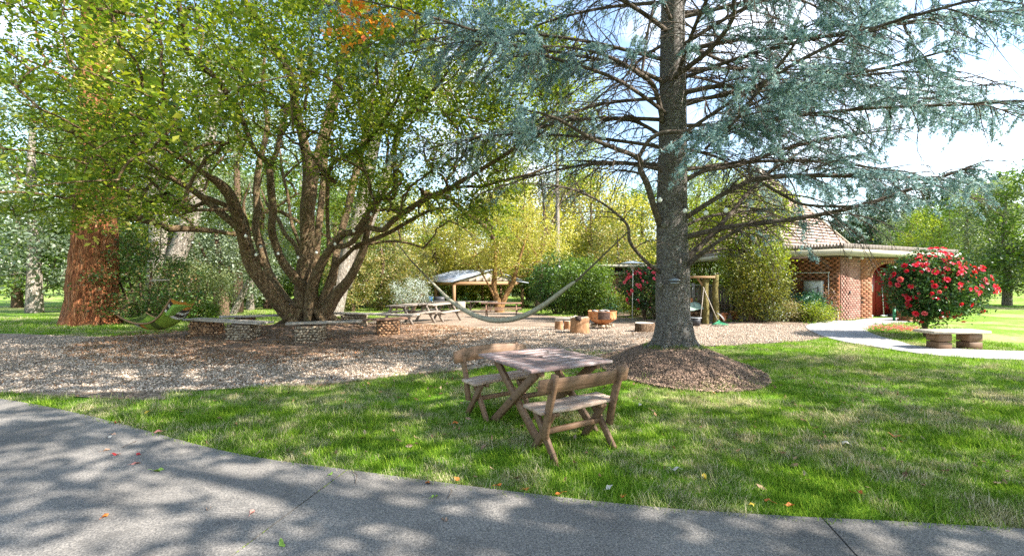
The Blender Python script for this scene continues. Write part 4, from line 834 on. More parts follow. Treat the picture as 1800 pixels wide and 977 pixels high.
tree('grey_bush', 'small silvery bush with twisted stems left of the long picnic tables', G(722, 553), 2.2, .08, [((0, 0, 1.4), (1.25, 1, .9), 1)], m_leaf('silver leaves', [(.22, .26, .22), (.36, .4, .36), (.5, .54, .5)], .2), M['brown_bark'], .07, 4500, 130, [[(0, 0, -.1, .1), (-.3, 0, .5, .07), (-.7, 0, 1.2, .03)], [(.05, 0, -.1, .1), (.3, 0, .5, .07), (.7, 0, 1.3, .03)], [(-.9, 0, -.1, .07), (-.85, 0, .6, .05), (-1, 0, 1.2, .02)]], 'shrub', parts=('stems', 'foliage'), sig=.15)
# bushes right of centre
def shrub(name, label, base, rx, h, leaf, ls, n, seed_st=5, cat='shrub', sig=.16, up=0, group=None, nt=170):
    cr = [((0, 0, h*.55+up), (rx, rx*.85, h*.48), .8), ((rx*.35, -.1, h*.35+up), (rx*.7, rx*.7, h*.34), .2), ((-rx*.4, 0, h*.4+up), (rx*.6, rx*.6, h*.35), .2)]
    st = [[(.08*(k-2), .04*k, -.1, .035+.01*h), (.18*rx*(k-2), .1, h*.3, .03), (.3*rx*(k-2), 0, h*.7, .012)] for k in range(seed_st)]
    return tree(name, label, base, h, .05, cr, leaf, M['brown_bark'], ls, n, nt, st, cat, group, parts=('stems', 'foliage'), sig=sig)
shrub('dome_bush', 'rounded mid-green bush behind the rusty fire bowl', gat(1028, 21), 1.3, 2.85, M['mid_leaf'], .10, 17000, nt=300, sig=.2)
shrub('dark_bush', 'dark bluish-green bush half hidden left of the rounded bush', gat(980, 27), 1.6, 3.6, M['dark_leaf'], .12, 11000, nt=220, sig=.2)
shrub('distant_bush', 'small dark tree-like bush on the far lawn left of the dark bush', gat(948, 42), 1.8, 3.4, M['dark_leaf'], .16, 6000, up=.8)
shrub('distant_bush', 'dark bush at the far end of the lawn right of the pavilion', gat(925, 48), 1.8, 3.4, M['dark_leaf'], .16, 6000, up=.6)
shrub('hedge_bush', 'dark green bush in the back under the pavilion roof line', gat(835, 52), 3.2, 3.6, M['lime_leaf'], .2, 7000)
shrub('hedge_bush', 'dark green bush at the far back left of the pavilion', gat(690, 50), 3.4, 3.6, M['dark_leaf'], .2, 7000)
shrub('hedge_bush', 'dark green bush far back between the stems of the big tree', gat(600, 46), 3.2, 3.2, M['dark_leaf'], .2, 7000)
shrub('hedge_bush', 'green bush at the far edge of the lawn left of the big tree', gat(470, 48), 3.4, 3.0, M['mid_leaf'], .2, 7000)
shrub('hedge_bush', 'teal green bush far back behind the pavilion tables', gat(780, 56), 4, 4, M['teal_leaf'], .2, 7000)
shrub('border_bush', 'low yellow-green bush right of the fire bowl', G(1118, 556), .95, 1.25, M['lime_leaf'], .065, 7000)
shrub('border_bush', 'pale silvery low plants beneath the small red camellia', G(1160, 558), .9, 1.0, M['grey_leaf'], .06, 5000)
shrub('border_bush', 'small pale green plants directly behind the fire bowl', G(1075, 554), .7, .9, M['teal_leaf'], .065, 4000)
# right of the cedar
tree('lime_tree', 'bushy yellow-green tree hiding the left end of the brick building', G(1322, 563), 6, .1, [((.1, .3, 3.9), (1.7, 1.5, 1.6), .5), ((-.9, .6, 4.4), (1.6, 1.4, 1.6), .35), ((.1, 0, 2.2), (1.25, 1.1, 1.3), .4)], M['lime_leaf'], M['brown_bark'], .085, 26000, 420, [[(.08*(k-2), .04*k, -.1, .06), (.2*(k-2), .1, 1.6, .05), (.5*(k-2), .2, 3.6, .02)] for k in range(5)], sig=.2)
shrub('dark_green_bush', 'dense dark olive bush at the gravel edge, below the yellow-green tree', G(1322, 565)+np.array([0, -.3, 0]), 1.05, 2.6, m_leaf('olive mottled leaves', [(.04, .055, .012), (.09, .11, .02), (.2, .2, .03), (.3, .26, .05)], .3), .07, 13000, nt=240)
shrub('green_tree', 'green leafy tree behind the mossy posts, right of the cedar trunk', gat(1238, 24), 1.9, 5.8, M['lime_leaf'], .11, 14000, nt=260, sig=.25, cat='tree')
shrub('silver_bush', 'pale grey-green bush against the brick wall, right of the yellow-green tree', np.array([10.35, 17.5, 0]), .5, 2.3, M['grey_leaf'], .06, 8000)
shrub('teal_bush', 'teal-green low bush beneath the wall box', np.array([11.2, 16.75, 0]), .7, .98, M['teal_leaf'], .07, 7000)
shrub('dry_plant', 'dry pinkish plant in the bed before the brick wall', np.array([10.05, 16.4, 0]), .55, .75, M['dry_leaf'], .05, 4000)
shrub('bed_plant', 'bright green low plant at the path corner by the wall', np.array([10.95, 16.0, 0]), .55, .6, M['lime_leaf'], .05, 4000)
shrub('bed_plant', 'pale green low plant at the gravel edge below the dark olive bush', np.array([9.2, 16.3, 0]), .6, .65, M['grey_leaf'], .05, 4000)
shrub('sparse_plant', 'thin pink-leaved plant beside the brick corner', np.array([11.75, 16.35, 0]), .3, 1.25, m_leaf('pink new leaves', [(.3, .1, .07), (.45, .22, .16), (.5, .35, .25)], .3), .045, 900, sig=.12)
shrub('fan_tree', 'golden-green cypress behind the big camellia', gat(1625, 26), 1.6, 5.4, M['lime_leaf'], .09, 10000, nt=220, cat='tree')
# trees standing outside the picture to the right whose shade lies on the path and lawn
OF = tree('shade_tree', 'broad tree standing right of the photographer, out of the picture', (7.8, .2, 0), 11, .3, [((0, 0, 8), (5.2, 4.0, 2.4), .8), ((-4.8, 4.4, 8.4), (3.0, 2.0, 1.5), .28)], M['maple_leaf'], M['brown_bark'], .21, 13500, 520, sig=.27)
c_ = put(OF, (13.5, 3.6, 0), 1.9, (.72, .85), 'tree on the right lawn edge, out of the picture'); c_.scale = (.72, .6, .8)
c_ = put(OF, (5.5, -4.5, 0), 4.0, (.8, .9), 'tree behind the photographer, out of the picture')

# ------------------------------------------------------------------ camellias
def CB(rx, h): return [((0, 0, h*.56), (rx*.78, rx*.8, h*.36), .5), ((-rx*.42, -.1, h*.66), (rx*.5, rx*.5, h*.24), .22), ((rx*.2, .05, h*.8), (rx*.5, rx*.5, h*.2), .18), ((rx*.85, .1, h*.52), (rx*.62, rx*.6, h*.30), .3), ((-rx*.3, -.3, h*.36), (rx*.4, rx*.4, h*.16), .12)]
def camellia(name, label, base, rx, h, nf, fr, pet, ls, n, trunkh=.5):
    t = tree(name, label, base, h, .06, CB(rx, h), M['camellia_leaf'], M['brown_bark'], ls, n*1.4, 330, [[(0, 0, -.1, .05), (.1*(k-1.5), .05*k, h*.25, .045), (.4*rx*(k-1.5), .1*(k-1), h*.6, .02)] for k in range(4)], 'shrub', parts=('stems', 'foliage'), sig=.13)
    g = np.random.default_rng(len(label)); fm = []
    for s in range(4):
        mb = MB()
        for ring, (m, rr, tilt, zz) in enumerate(((7, 1, .35, 0), (6, .72, .8, .12), (4, .42, 1.2, .2))):
            for k in range(m):
                a = k*6.283/m+ring*.5+s; ca, sa = math.cos(a), math.sin(a); L_ = fr*rr; w = fr*.42*rr
                def P(u, v, z): return (u*ca-v*sa, u*sa+v*ca, z)
                mb.add([P(0, 0, zz*fr), P(L_*.55, -w, zz*fr+L_*.5*math.sin(tilt)), P(L_*.95*math.cos(tilt)+.02*fr, -w*.4, zz*fr+L_*.9*math.sin(tilt)), P(L_*math.cos(tilt), w*.5, zz*fr+L_*.85*math.sin(tilt)), P(L_*.55, w, zz*fr+L_*.5*math.sin(tilt))], np.array([[0, 1, 2, 3, 4]]))
        fm.append(mb.mesh('flower', pet if s < 3 else M['petal_pink']))
    for k in range(nf):
        v = g.normal(0, 1, 3); v[1] = -abs(v[1])*1.2 if g.random() < .8 else v[1]; v[2] = abs(v[2]) if g.random() < .62 else v[2]; v /= np.linalg.norm(v)
        cb = CB(rx, h)[g.choice(5, p=(.3, .24, .18, .2, .08))]; p = np.array(cb[0])+v*np.array(cb[1])*g.uniform(.95, 1.12)
        rot = Vector(v).to_track_quat('Z', 'Y').to_euler(); sc = g.choice((.5, .75, .9, 1.05, 1.2))*g.uniform(.9, 1.1)
        part('flower', fm[k % 4], t, p, rot, (sc,)*3)
    return t
camellia('camellia_bush', 'big camellia bush covered in red flowers, right of the arched doorway', np.array([11.12, 11.9, 0]), 1.15, 2.35, 230, .07, M['petal_red'], .075, 15000)
camellia('camellia_bush', 'smaller camellia bush with pinkish-red flowers left of the cedar trunk', np.array([5.55, 18.6, float(gz(5.55, 18.6))]), 1.25, 2.35, 90, .085, M['petal_pink'], .08, 8000)
print('stage: plants done')

# ------------------------------------------------------------------ brick building
A0, A1, A2, A3 = map(np.array, ((10.35, 19.42), (12.2, 16.5), (13.7, 17.45), (17.6, 18.23)))
bl = thing('brick_building', 'old red brick building with an arched doorway, flat cream-edged roof and a steep tiled roof', 'building', (12.2, 16.5, 0))
WH = 2.44
def wall_frame(A, B):
    d = (B-A)/np.linalg.norm(B-A); n = np.array([d[1], -d[0]])        # n points outward (to the camera)
    return d, n, np.linalg.norm(B-A)
def wallpiece(mb, A, B, poly, t=.28, off=0):
    d, n, L_ = wall_frame(A, B); m = len(poly)
    f = [(*(A+d*s+n*off), z) for s, z in poly]; k = [(*(A+d*s-n*t), z) for s, z in poly]
    j = np.arange(m); j2 = (j+1) % m
    mb.add(f+k, [np.arange(m)[None], (np.arange(m)+m)[None, ::-1], np.stack([j2, j, j+m, j2+m], -1)])
def rect(s0, s1, z0, z1): return [(s0, z0), (s1, z0), (s1, z1), (s0, z1)]
mb = MB(); d1, n1, L1 = wall_frame(A0, A1); wallpiece(mb, A0, A1, rect(0, L1, 0, WH)); mb.build('wall', M['mortar'], bl)
mb = MB(); d2, n2, L2 = wall_frame(A1, A2); wallpiece(mb, A1, A2, rect(0, L2, 0, WH)); mb.build('wall', M['mortar'], bl)
d3, n3, L3 = wall_frame(A2, A3); a0, a1, zs, rise = .56, 2.24, 1.62, .56; ac, ah = (a0+a1)/2, (a1-a0)/2
arc = [(ac-ah*math.cos(t), zs+rise*math.sin(t)) for t in np.linspace(0, math.pi, 17)]
mb = MB(); wallpiece(mb, A2, A3, rect(0, a0, 0, zs)); wallpiece(mb, A2, A3, rect(a1, L3, 0, zs))
for k in range(16):
    (s0, z0), (s1, z1) = arc[k], arc[k+1]; wallpiece(mb, A2, A3, [(s0, z0), (s1, z1), (s1, WH), (s0, WH)])
wallpiece(mb, A2, A3, rect(0, a0, zs, WH)); wallpiece(mb, A2, A3, rect(a1, L3, zs, WH)); mb.build('wall', M['mortar'], bl)
bricks = []
def lay(A, B, mat, hole=None, z1=WH, z0=0.0):
    d, n, L_ = wall_frame(A, B); ang = math.atan2(d[1], d[0]); row = 0; z = z0+.04
    while z < z1-.03:
        s = .12-(row % 2)*.125
        while s < L_+.06:
            s0, s1 = max(s-.121, .004), min(s+.121, L_-.004)
            if s1-s0 > .05:
                segs_ = [(s0, s1)]
                if hole:
                    g = hole(z)
                    if g: segs_ = [q for q in ((s0, min(s1, g[0]-.008)), (max(s0, g[1]+.008), s1)) if q[1]-q[0] > .04]
                for q0, q1 in segs_:
                    c = A+d*(q0+q1)/2-n*.019; bricks.append((c[0], c[1], z, ang, q1-q0, mat, rng.normal(0, .0025), n))
            s += .25
        z += .085; row += 1
lay(A0, A1, 'brick'); lay(A1, A2, 'brick_face')
def hole3(z):
    if z < zs: return (a0, a1)
    q = (z-.02-zs)/(rise+.1)
    return (ac-(ah+.1)*math.sqrt(max(0, 1-q*q)), ac+(ah+.1)*math.sqrt(max(0, 1-q*q))) if q < 1 else None
lay(A2, A3, 'brick', hole3)
bm_ = {}
for k in ('brick', 'brick_face'):
    mb = MB().box((0, 0, 0), (1, .05, .076)); bm_[k] = mb.mesh('brick', M[k])
seen = [b for b in bricks if b[0]/b[1]*F < 745]; seen.sort(key=lambda b: b[0]**2+b[1]**2); first = seen[:300]; rest_ids = set(map(id, first))
bz = Vector(bl.location)
for c in first:
    part('brick', bm_[c[5]], bl, (c[0]-bz.x+c[7][0]*c[6], c[1]-bz.y+c[7][1]*c[6], c[2]), (0, 0, c[3]), (c[4], 1, 1))
for k in ('brick', 'brick_face'):
    mb = MB()
    for c in bricks:
        if id(c) not in rest_ids and c[5] == k: mb.box((c[0]+c[7][0]*c[6], c[1]+c[7][1]*c[6], c[2]), (c[4], .05, .074), c[3])
    if mb.n: mb.build('brickwork', M[k], bl)['kind'] = 'stuff'
mb = MB()                                # ring of voussoirs
for k in range(24):
    t = (k+.5)/24*math.pi; s, z = ac-(ah+.05)*math.cos(t), zs+(rise+.05)*math.sin(t); c = A2+d3*s-n3*.008
    vx = Vector((d3[0]*-math.cos(t), d3[1]*-math.cos(t), math.sin(t)*.8)).normalized(); vy = Vector((n3[0], n3[1], 0)); vz = vx.cross(vy)
    mb.box((c[0], c[1], z), (.11, .06, .072), M=Matrix((vx, vy, vz)).transposed())
mb.build('arch_bricks', M['brick'], bl)['kind'] = 'stuff'
# porch behind the arch
def inpt(s, dep): return A2+d3*s-n3*dep
mb = MB(); A_, B_ = inpt(a0-.05, .28), inpt(a0-.05, .75); wallpiece(mb, B_, A_, rect(0, .47, 0, WH), .1); mb.build('porch_wall', M['brick'], bl)
mb = MB(); A_, B_ = inpt(a1+.05, .28), inpt(a1+.05, .75); wallpiece(mb, A_, B_, rect(0, .47, 0, WH), .1); mb.build('porch_wall', M['brick'], bl)
pwb = []; dd = (B_-A_)/np.linalg.norm(B_-A_)
mb = MB()
for row in range(28):
    for k in range(5):
        s = .14+k*.25-(row % 2)*.12
        if 0 < s < .42: c = A_+dd*s+np.array([dd[1], -dd[0]])*.0; mb.box((c[0]-d3[0]*.004, c[1]-d3[1]*.004, .04+row*.085), (.225, .03, .074), math.atan2(dd[1], dd[0]))
mb.build('porch_brickwork', M['brick'], bl)['kind'] = 'stuff'
dr = MB(); A_, B_ = inpt(a0, .62), inpt(a1, .62); wallpiece(dr, A_, B_, rect(0, a1-a0, 0.04, WH), .06)
door = dr.build('door', M['door_red'], bl)
mb = MB()
for k in range(6): c = inpt(a0+.1+k*.28, .605); mb.box((*c, 1.15), (.02, .03, 2.1), math.atan2(d3[1], d3[0]))
mb.build('door_batten', M['door_red'], door)
mb = MB(); c = inpt(a0+.32, .60); mb.box((*c, 1.62), (.13, .03, .95), math.atan2(d3[1], d3[0])); mb.build('door_glass', M['orange_paint'], door)
mb = MB(); c = inpt(a0+.66, .59); mb.box((*c, 1.18), (.2, .01, .3), math.atan2(d3[1], d3[0])); mb.build('notice', M['paper'], door)
mb = MB()
for k in range(5): mb.box((*inpt(a0+.66, .582), 1.27-k*.04), (.14, .004, .008), math.atan2(d3[1], d3[0]))
mb.build('notice_print', M['dark'], door)
mb = MB(); mb.prism([inpt(a0-.05, .28), inpt(a1+.05, .28), inpt(a1+.05, .75), inpt(a0-.05, .75)][::-1], WH, WH+.1); mb.build('porch_ceiling', M['dark'], bl)
# little things in the porch
t = thing('broom', 'white handled broom standing in the arched doorway', 'broom', (*inpt(a0+1.05, .38), 0))
b0, b1 = inpt(a0+1.05, .38), inpt(a0+1.1, .5); MB().tube([(*b0, .04), (*b1, 1.22)], .014, 6).build('handle', M['white'], t); MB().box((*b0, .06), (.3, .07, .06), .2).build('head', M['white'], t, bevel=.01)
for k, (s, m, lab) in enumerate(((.3, 'white', 'crumpled pale cloth on the porch floor left of the broom'), (1.45, 'black', 'dark bag lying on the porch floor right of the broom'))):
    mb = MB(); g = np.random.default_rng(k)
    for j in range(7): mb.rock((*(inpt(a0+s, .36)+g.normal(0, .08, 2)), .06), (.12, .1, .05+.03*g.random()), j)
    tag(mb.build('cloth' if k == 0 else 'bag', M[m], smooth=True), lab, 'cloth' if k == 0 else 'bag')
# roof slab, fascia, battens
F0, F1, F2 = np.array([9.3, 18.9]), np.array([11.72, 15.62]), np.array([19.5, 19.35]); back = [(20, 26), (10, 26)]
mb = MB(); mb.prism([F0, F1, F2, *back][::-1] if False else [tuple(F0), tuple(F1), tuple(F2), *back], WH+.004, WH+.2); mb.build('fascia', M['cream'], bl)
mb = MB(); ins = lambda P, k: P+np.array([0, k]); mb.prism([tuple(F0+np.array([.05, .12])), tuple(F1+np.array([.02, .1])), tuple(F2+np.array([0, .12])), *back], WH+.204, WH+.33); mb.build('roof_slab', M['batten'], bl)
mb = MB()
for P, Q in ((F0, F1), (F1, F2)):
    L_ = np.linalg.norm(Q-P); d = (Q-P)/L_; n = np.array([d[1], -d[0]]); m = int(L_/.1)
    for k in range(m): c = P+d*(k+.5)*L_/m-n*.05; mb.box((*c, WH+.29), (.055, .05, .2), math.atan2(d[1], d[0]))
mb.build('edge_battens', M['batten'], bl)['kind'] = 'stuff'
# soffit lamps
for k, (s, ly) in enumerate(((.5, .12), (1.55, .12))):
    c = A1+d2*s+n2*.13; MB().lathe([(.001, 0), (.05, .0), (.06, .05), (.04, .09), (.001, .1)], (*c, WH-.12), 12).build('soffit_lamp', M['white'], bl, smooth=True)
# steep tiled roof
ap = np.array([14.2, 25.6, 8.0]); rb_ = [np.array(q) for q in ((12.35, 20.0, 2.72), (18.7, 23.6, 2.72), (16, 31, 2.72), (8.6, 25.5, 2.72))]
mb = MB(); mb.add([ap, *rb_], np.array([[0, 1, 2], [0, 2, 3], [0, 3, 4], [0, 4, 1]])); mb.build('tiled_roof', M['tiles'], bl)
for k in range(4): MB().beam(rb_[k]+np.array([0, 0, .04]), ap+np.array([0, 0, .06]), .17, .08).build('ridge_cap', M['cream'], bl)
mb = MB()
for fa, fb in ((0, 1), (3, 0)):
    for k in range(1, 30):
        u = k/30; P_, Q_ = rb_[fa]+(ap-rb_[fa])*u, rb_[fb]+(ap-rb_[fb])*u; mb.beam(P_+np.array([0, -.02, .02]), Q_+np.array([0, -.02, .02]), .05, .035)
mb.build('tile_courses', M['tiles'], bl)['kind'] = 'stuff'
# brick stub right of the arch
st_ = thing('brick_pillar', 'low brick pillar at the lawn edge under the big camellia', 'pillar', (14.6, 16.35, 0))
mb = MB().box((14.6, 16.35, .2), (.40, .36, .4), .1); mb.build('core', M['mortar'], st_)
sb = MB().box((0, 0, 0), (.185, .05, .072)).mesh('brick', M['brick'])
for r_ in range(4):
    for k in range(2):
        part('brick', sb, st_, (-.1+.2*k+(r_ % 2)*.01, -.19, .05+.1*r_), (0, 0, .1)); part('brick', sb, st_, (-.2, -.08+.2*k, .05+.1*r_), (0, 0, 1.67))
MB().box((14.6, 16.35, .42), (.46, .42, .04), .1).build('cap', M['cream'], st_)
t = thing('downpipe_post', 'short dark green post beside the low brick pillar', 'post', (14.12, 16.4, 0)); MB().tube([(14.12, 16.4, 0), (14.12, 16.4, .5)], .045, 10).build('post', M['rake_green'], t); MB().lathe([(.001, .53), (.05, .52), (.055, .5), (.05, .49)], (14.12, 16.4, 0), 12).build('cap', M['black'], t)
# wall box and pipe
c = A1-d1*.83+n1*.13; wb = thing('wall_box', 'pale grey service box on the orange brick wall above the teal bush', 'utility box', (*c, 1.0)); an = math.atan2(d1[1], d1[0])
MB().box((*c, 1.17), (.62, .22, .62), an).build('case', M['white'], wb, bevel=.02); MB().box((*c, 1.495), (.66, .26, .03), an).build('lid', M['batten'], wb, bevel=.005)
MB().box((*(c+n1*.118+d1*.2), 1.17), (.03, .02, .2), an).build('latch', M['black'], wb); MB().box((*(c+n1*.112-d1*.05), 1.17), (.48, .008, .54), an).build('door', M['white'], wb)
pp_ = [A1-d1*2.9+n1*.05, A1-d1*.36+n1*.05]; t = thing('water_pipe', 'white pipe running along the brick wall and down beside the box', 'pipe', (*pp_[1], 0))
MB().tube([(*pp_[0], 1.80), (*pp_[1], 1.80)], .017, 6).build('pipe', M['white'], t); MB().tube([(*pp_[1], 1.80), (*pp_[1], .1)], .017, 6).build('pipe', M['white'], t); MB().lathe([(.03, -.03), (.035, 0), (.03, .03)], (*pp_[1], 1.80), 10).build('elbow', M['white'], t)
for z in (.5, 1.2): MB().box((*(pp_[1]-n1*.02), z), (.06, .03, .03), an).build('clip', M['black'], t)
t = thing('garden_tap', 'short grey standpipe at the foot of the brick corner', 'tap', (12.0, 16.35, 0)); MB().tube([(12.0, 16.35, 0), (12.0, 16.35, .42)], .03, 8).build('post', M['cream'], t); MB().box((12.0, 16.3, .4), (.03, .1, .03)).build('spout', M['black'], t)
tag(MB().box((12.86, 16.885, 1.05), (.07, .04, .12), math.atan2(d2[1], d2[0])).build('wall_bell', M['black'], bevel=.008), 'small dark fitting on the mauve brick face', 'door bell')
# left wing
lw = thing('brick_wing', 'low brick wing with a dark window strip, seen left of the small camellia', 'building', (5.2, 25.2, -.4))
Lw = [np.array([5.05, 25]), np.array([10.5, 26.3])]; mb = MB(); d, n, L_ = wall_frame(*Lw); wallpiece(mb, *Lw, rect(0, L_, -.6, 1.80)); mb.build('wall', M['mortar'], lw)
mb = MB(); wallpiece(mb, np.array([4.9, 28]), Lw[0], rect(0, 3, -.6, 1.8)); mb.build('wall', M['brick'], lw)
mb = MB()
for r_ in range(28):
    for k in range(int(L_/.25)): s = .12+k*.25-(r_ % 2)*.12+.02; c = Lw[0]+d*max(s, .1); mb.box((c[0], c[1], -.55+r_*.085), (.23 if s > .1 else .18, .03, .074), math.atan2(d[1], d[0]))
mb.build('brickwork', M['brick'], lw)['kind'] = 'stuff'
c = Lw[0]+d*L_/2; an2 = math.atan2(d[1], d[0])
MB().box((*(c-n*.05), 1.87), (L_+.1, .5, .13), an2).build('lintel', M['cream'], lw); MB().box((*(c-n*.2), 2.06), (L_, .3, .25), an2).build('window_strip', M['dark'], lw)
for k in range(9): MB().box((*(Lw[0]+d*(.15+k*.62)-n*.03), 2.06), (.06, .06, .25), an2).build('mullion', M['cream'], lw)
MB().box((*(c-n*.4), 2.27), (L_+1.2, 2.2, .13), an2).build('roof', M['cream'], lw, bevel=.02)
# dish on pole
b = np.array([4.85, 17.9, float(gz(4.85, 17.9))]); t = thing('bird_feeder', 'thin white pole with a flat white dish on top, left of the small camellia', 'bird feeder', b)
MB().tube([b, b+np.array([.03, 0, 2.36])], .018, 7).build('pole', M['white'], t, smooth=True); MB().lathe([(.001, 2.46), (.2, 2.43), (.42, 2.37), (.52, 2.34), (.42, 2.35), (.001, 2.38)], b, 28).build('dish', M['white'], t, smooth=True)
for k in range(3): a = k*2.1; MB().tube([b+np.array([0, 0, 2.05]), b+np.array([.24*math.cos(a), .24*math.sin(a), 2.38])], .008, 4).build('stay', M['white'], t)

# ------------------------------------------------------------------ corner right of the cedar: posts, board, rake, firewood, tub, pots, fence
t = thing('mossy_frame', 'two thick mossy posts carrying a brown board, right of the cedar trunk', 'frame', (7.0, 15.7, 0))
for x_, r_, h_ in ((6.84, .115, 1.58), (7.2, .10, 1.72)):
    q = spline(np.array([[x_, 15.7, -.1], [x_+.02, 15.7, .5], [x_-.02, 15.7, 1.1], [x_+.01, 15.7, h_]]), 4); MB().tube(q, r_, 12, wob=.06).build('post', m_bark('mossy post', [(.10, .085, .03), (.22, .18, .06), (.33, .30, .15)], (6, 6, 3), 3, .02), t, smooth=True)
MB().box((6.72, 15.66, 1.63), (.78, .3, .075), .05).build('board', M['beam_wood'], t, bevel=.01); MB().beam((6.84, 15.7, 1.2), (6.55, 15.66, 1.58), .05, .05).build('brace', M['beam_wood'], t)
t = thing('garden_rake', 'green fan rake with long pale handle leaning on the mossy posts', 'rake', (6.9, 15.1, 0))
MB().tube([(6.98, 15.0, .1), (6.70, 15.56, 1.28)], .015, 6).build('handle', M['old_plank'], t); mb = MB()
for k in range(15):
    a = R(-62+124*k/14)+R(-90); mb.beam((6.98, 15.0, .14), (6.98+.34*math.cos(a), 15.0+.2*math.sin(a)-.03, .03), .022, .01)
mb.build('tines', M['rake_green'], t); MB().rock((6.98, 15.0, .14), (.07, .05, .04), 2).build('hub', M['rake_green'], t)
t = thing('wooden_stake', 'pale thin stake leaning left against the mossy posts', 'stake', (6.4, 15.4, 0)); MB().tube([(6.45, 15.25, 0), (6.72, 15.54, 1.25)], .014, 6).build('stake', M['old_plank'], t)
t = thing('coiled_rope', 'pale rope looped at the foot of the right mossy post', 'rope', (7.2, 15.5, 0))
q = [(7.24+.12*math.cos(a), 15.4+.05*math.sin(a), .1+.28*abs(math.sin(a*.5))) for a in np.linspace(0, 9, 30)]; MB().tube(q, .012, 5).build('loop', M['white'], t)
fw = thing('firewood_stack', 'firewood stack under a faded teal tarp, just right of the cedar trunk', 'firewood stack', (6.2, 16.2, 0))
lg = MB(); q = spline(np.array([[0, -.4, 0, .075], [0, 0, .004, .08], [0, .4, 0, .075]]), 3); lg.tube(q[:, :3], q[:, 3], 9, wob=.05); lm = lg.mesh('log', M['brown_bark'], True)
for r_ in range(4):
    for k in range(8): part('log', lm, fw, (-.6+.16*k+(r_ % 2)*.08, rng.normal(0, .02), .09+.14*r_), (0, 0, 0), (rng.uniform(.85, 1.1),)*3)
mb = MB(); nx_, ny_ = 22, 12; vv = []
for j in range(ny_+1):
    for k in range(nx_+1):
        u, w = -1+2*k/nx_, -1+2*j/ny_; ed = max(abs(u)**6, abs(w)**6); vv.append((6.2+u*.78, 16.2+w*.55, .70-.24*ed+.03*math.sin(7*u+3*w)+.02*math.sin(11*w)))
g_ = (np.arange(ny_)[:, None]*(nx_+1)+np.arange(nx_)).ravel(); mb.add(vv, np.stack([g_, g_+1, g_+nx_+2, g_+nx_+1], -1)); mb.build('tarp', M['tarp'], fw, smooth=True)
tag(MB().box((6.28, 16.0, .80), (.42, .2, .17), .1).build('clay_trough', M['terracotta'], bevel=.015), 'orange clay trough standing on the teal tarp', 'trough')
t = thing('black_tub', 'black tub on the gravel in front of the firewood', 'tub', (6.15, 14.9, 0))
MB().lathe([(.001, .01), (.15, .01), (.19, .27), (.17, .27), (.14, .03), (.001, .03)], (6.15, 14.9, 0), 20).build('tub', M['black'], t, smooth=True); MB().lathe([(.185, .26), (.21, .27), (.185, .285)], (6.15, 14.9, 0), 20).build('rim', M['white'], t, smooth=True)
for k, (x_, y_, s, lab) in enumerate(((7.45, 16.2, 1.1, 'terracotta pot lying at the right of the mossy posts'), (8.1, 16.9, 1.0, 'terracotta pot in front of the wooden fence'), (8.55, 17.0, 1.25, 'larger terracotta pot beside the dark olive bush'))):
    t = thing('clay_pot', lab, 'pot', (x_, y_, 0)); mb = MB(); mb.lathe([(.001, .02), (.08, .02), (.13, .22), (.15, .22), (.15, .27), (.12, .27), (.11, .2), (.001, .2)], (0, 0, 0), 16)
    me = mb.mesh('pot', M['terracotta'], True); part('pot', me, t, (0, 0, .12 if k == 0 else 0), (R(75) if k == 0 else 0, 0, .8), (s,)*3)
t = thing('bare_shrub', 'leafless small shrub of pale twigs before the wooden fence', 'shrub', (8.3, 17.3, 0)); mb = MB()
for k in range(9):
    a = rng.uniform(0, 6.28); e = np.array([8.3+.4*math.cos(a), 17.3+.3*math.sin(a), rng.uniform(.7, 1.25)]); mb.tube([(8.3, 17.3, 0), (8.3, 17.3, .3), e*.6+np.array([8.3, 17.3, .3])*.4, e], [.015, .012, .008, .004], 4)
    for _ in range(4): f_ = e+rng.normal(0, .12, 3); mb.tube([e*.7+np.array([8.3, 17.3, .3])*.3, f_], [.005, .003], 3)
mb.build('stems', M['dry_leaf'] if False else M['pale_bark'], t)
fn = thing('paling_fence', 'weathered brown paling fence behind the pots, right of the mossy posts', 'fence', (9.6, 20.5, 0))
pm = MB().box((0, 0, 0), (.125, .022, 1)).mesh('paling', M['fence_wood'])
for k in range(26): x_ = 8.3+k*.14; part('paling', pm, fn, (x_-9.6, .0+rng.normal(0, .006), .62+rng.normal(0, .01)), (0, rng.normal(0, .006), 0), (1, 1, 1.16+rng.normal(0, .02)))
for z in (.3, .95): MB().box((10.1, 20.55, z), (3.7, .05, .09)).build('rail', M['fence_wood'], fn)
for x_ in (8.35, 10.1, 11.8): MB().box((x_, 20.44, .66), (.1, .09, 1.4)).build('post', M['old_plank'], fn)
MB().box((10.1, 20.46, 1.26), (3.8, .12, .05)).build('cap_rail', M['old_plank'], fn)

# ------------------------------------------------------------------ fire bowl and stumps
fx, fy = 2.97, 14.6
t = thing('fire_bowl', 'rusty orange iron fire bowl with a dark front panel, on a ring of stones', 'fire pit', (fx, fy, 0))
MB().lathe([(.46, .27), (.465, .50), (.475, .515), (.455, .515), (.445, .49), (.44, .27)], (fx, fy, 0), 40).build('band', M['rust'], t, smooth=True)
MB().lathe([(.001, .075), (.12, .08), (.26, .13), (.38, .21), (.455, .28), (.43, .28), (.001, .12)], (fx, fy, 0), 40).build('bowl', M['rust'], t, smooth=True)
mb = MB(); aa = np.linspace(R(-118), R(-70), 10); v = [(fx+.472*math.cos(a), fy+.472*math.sin(a), z) for z in (.275, .5) for a in aa]; k = np.arange(9); mb.add(v, np.stack([k, k+1, k+11, k+10], -1)); mb.build('dark_panel', M['dark_iron'], t, smooth=True)  # mottled dark panel, slightly proud of the front of the band
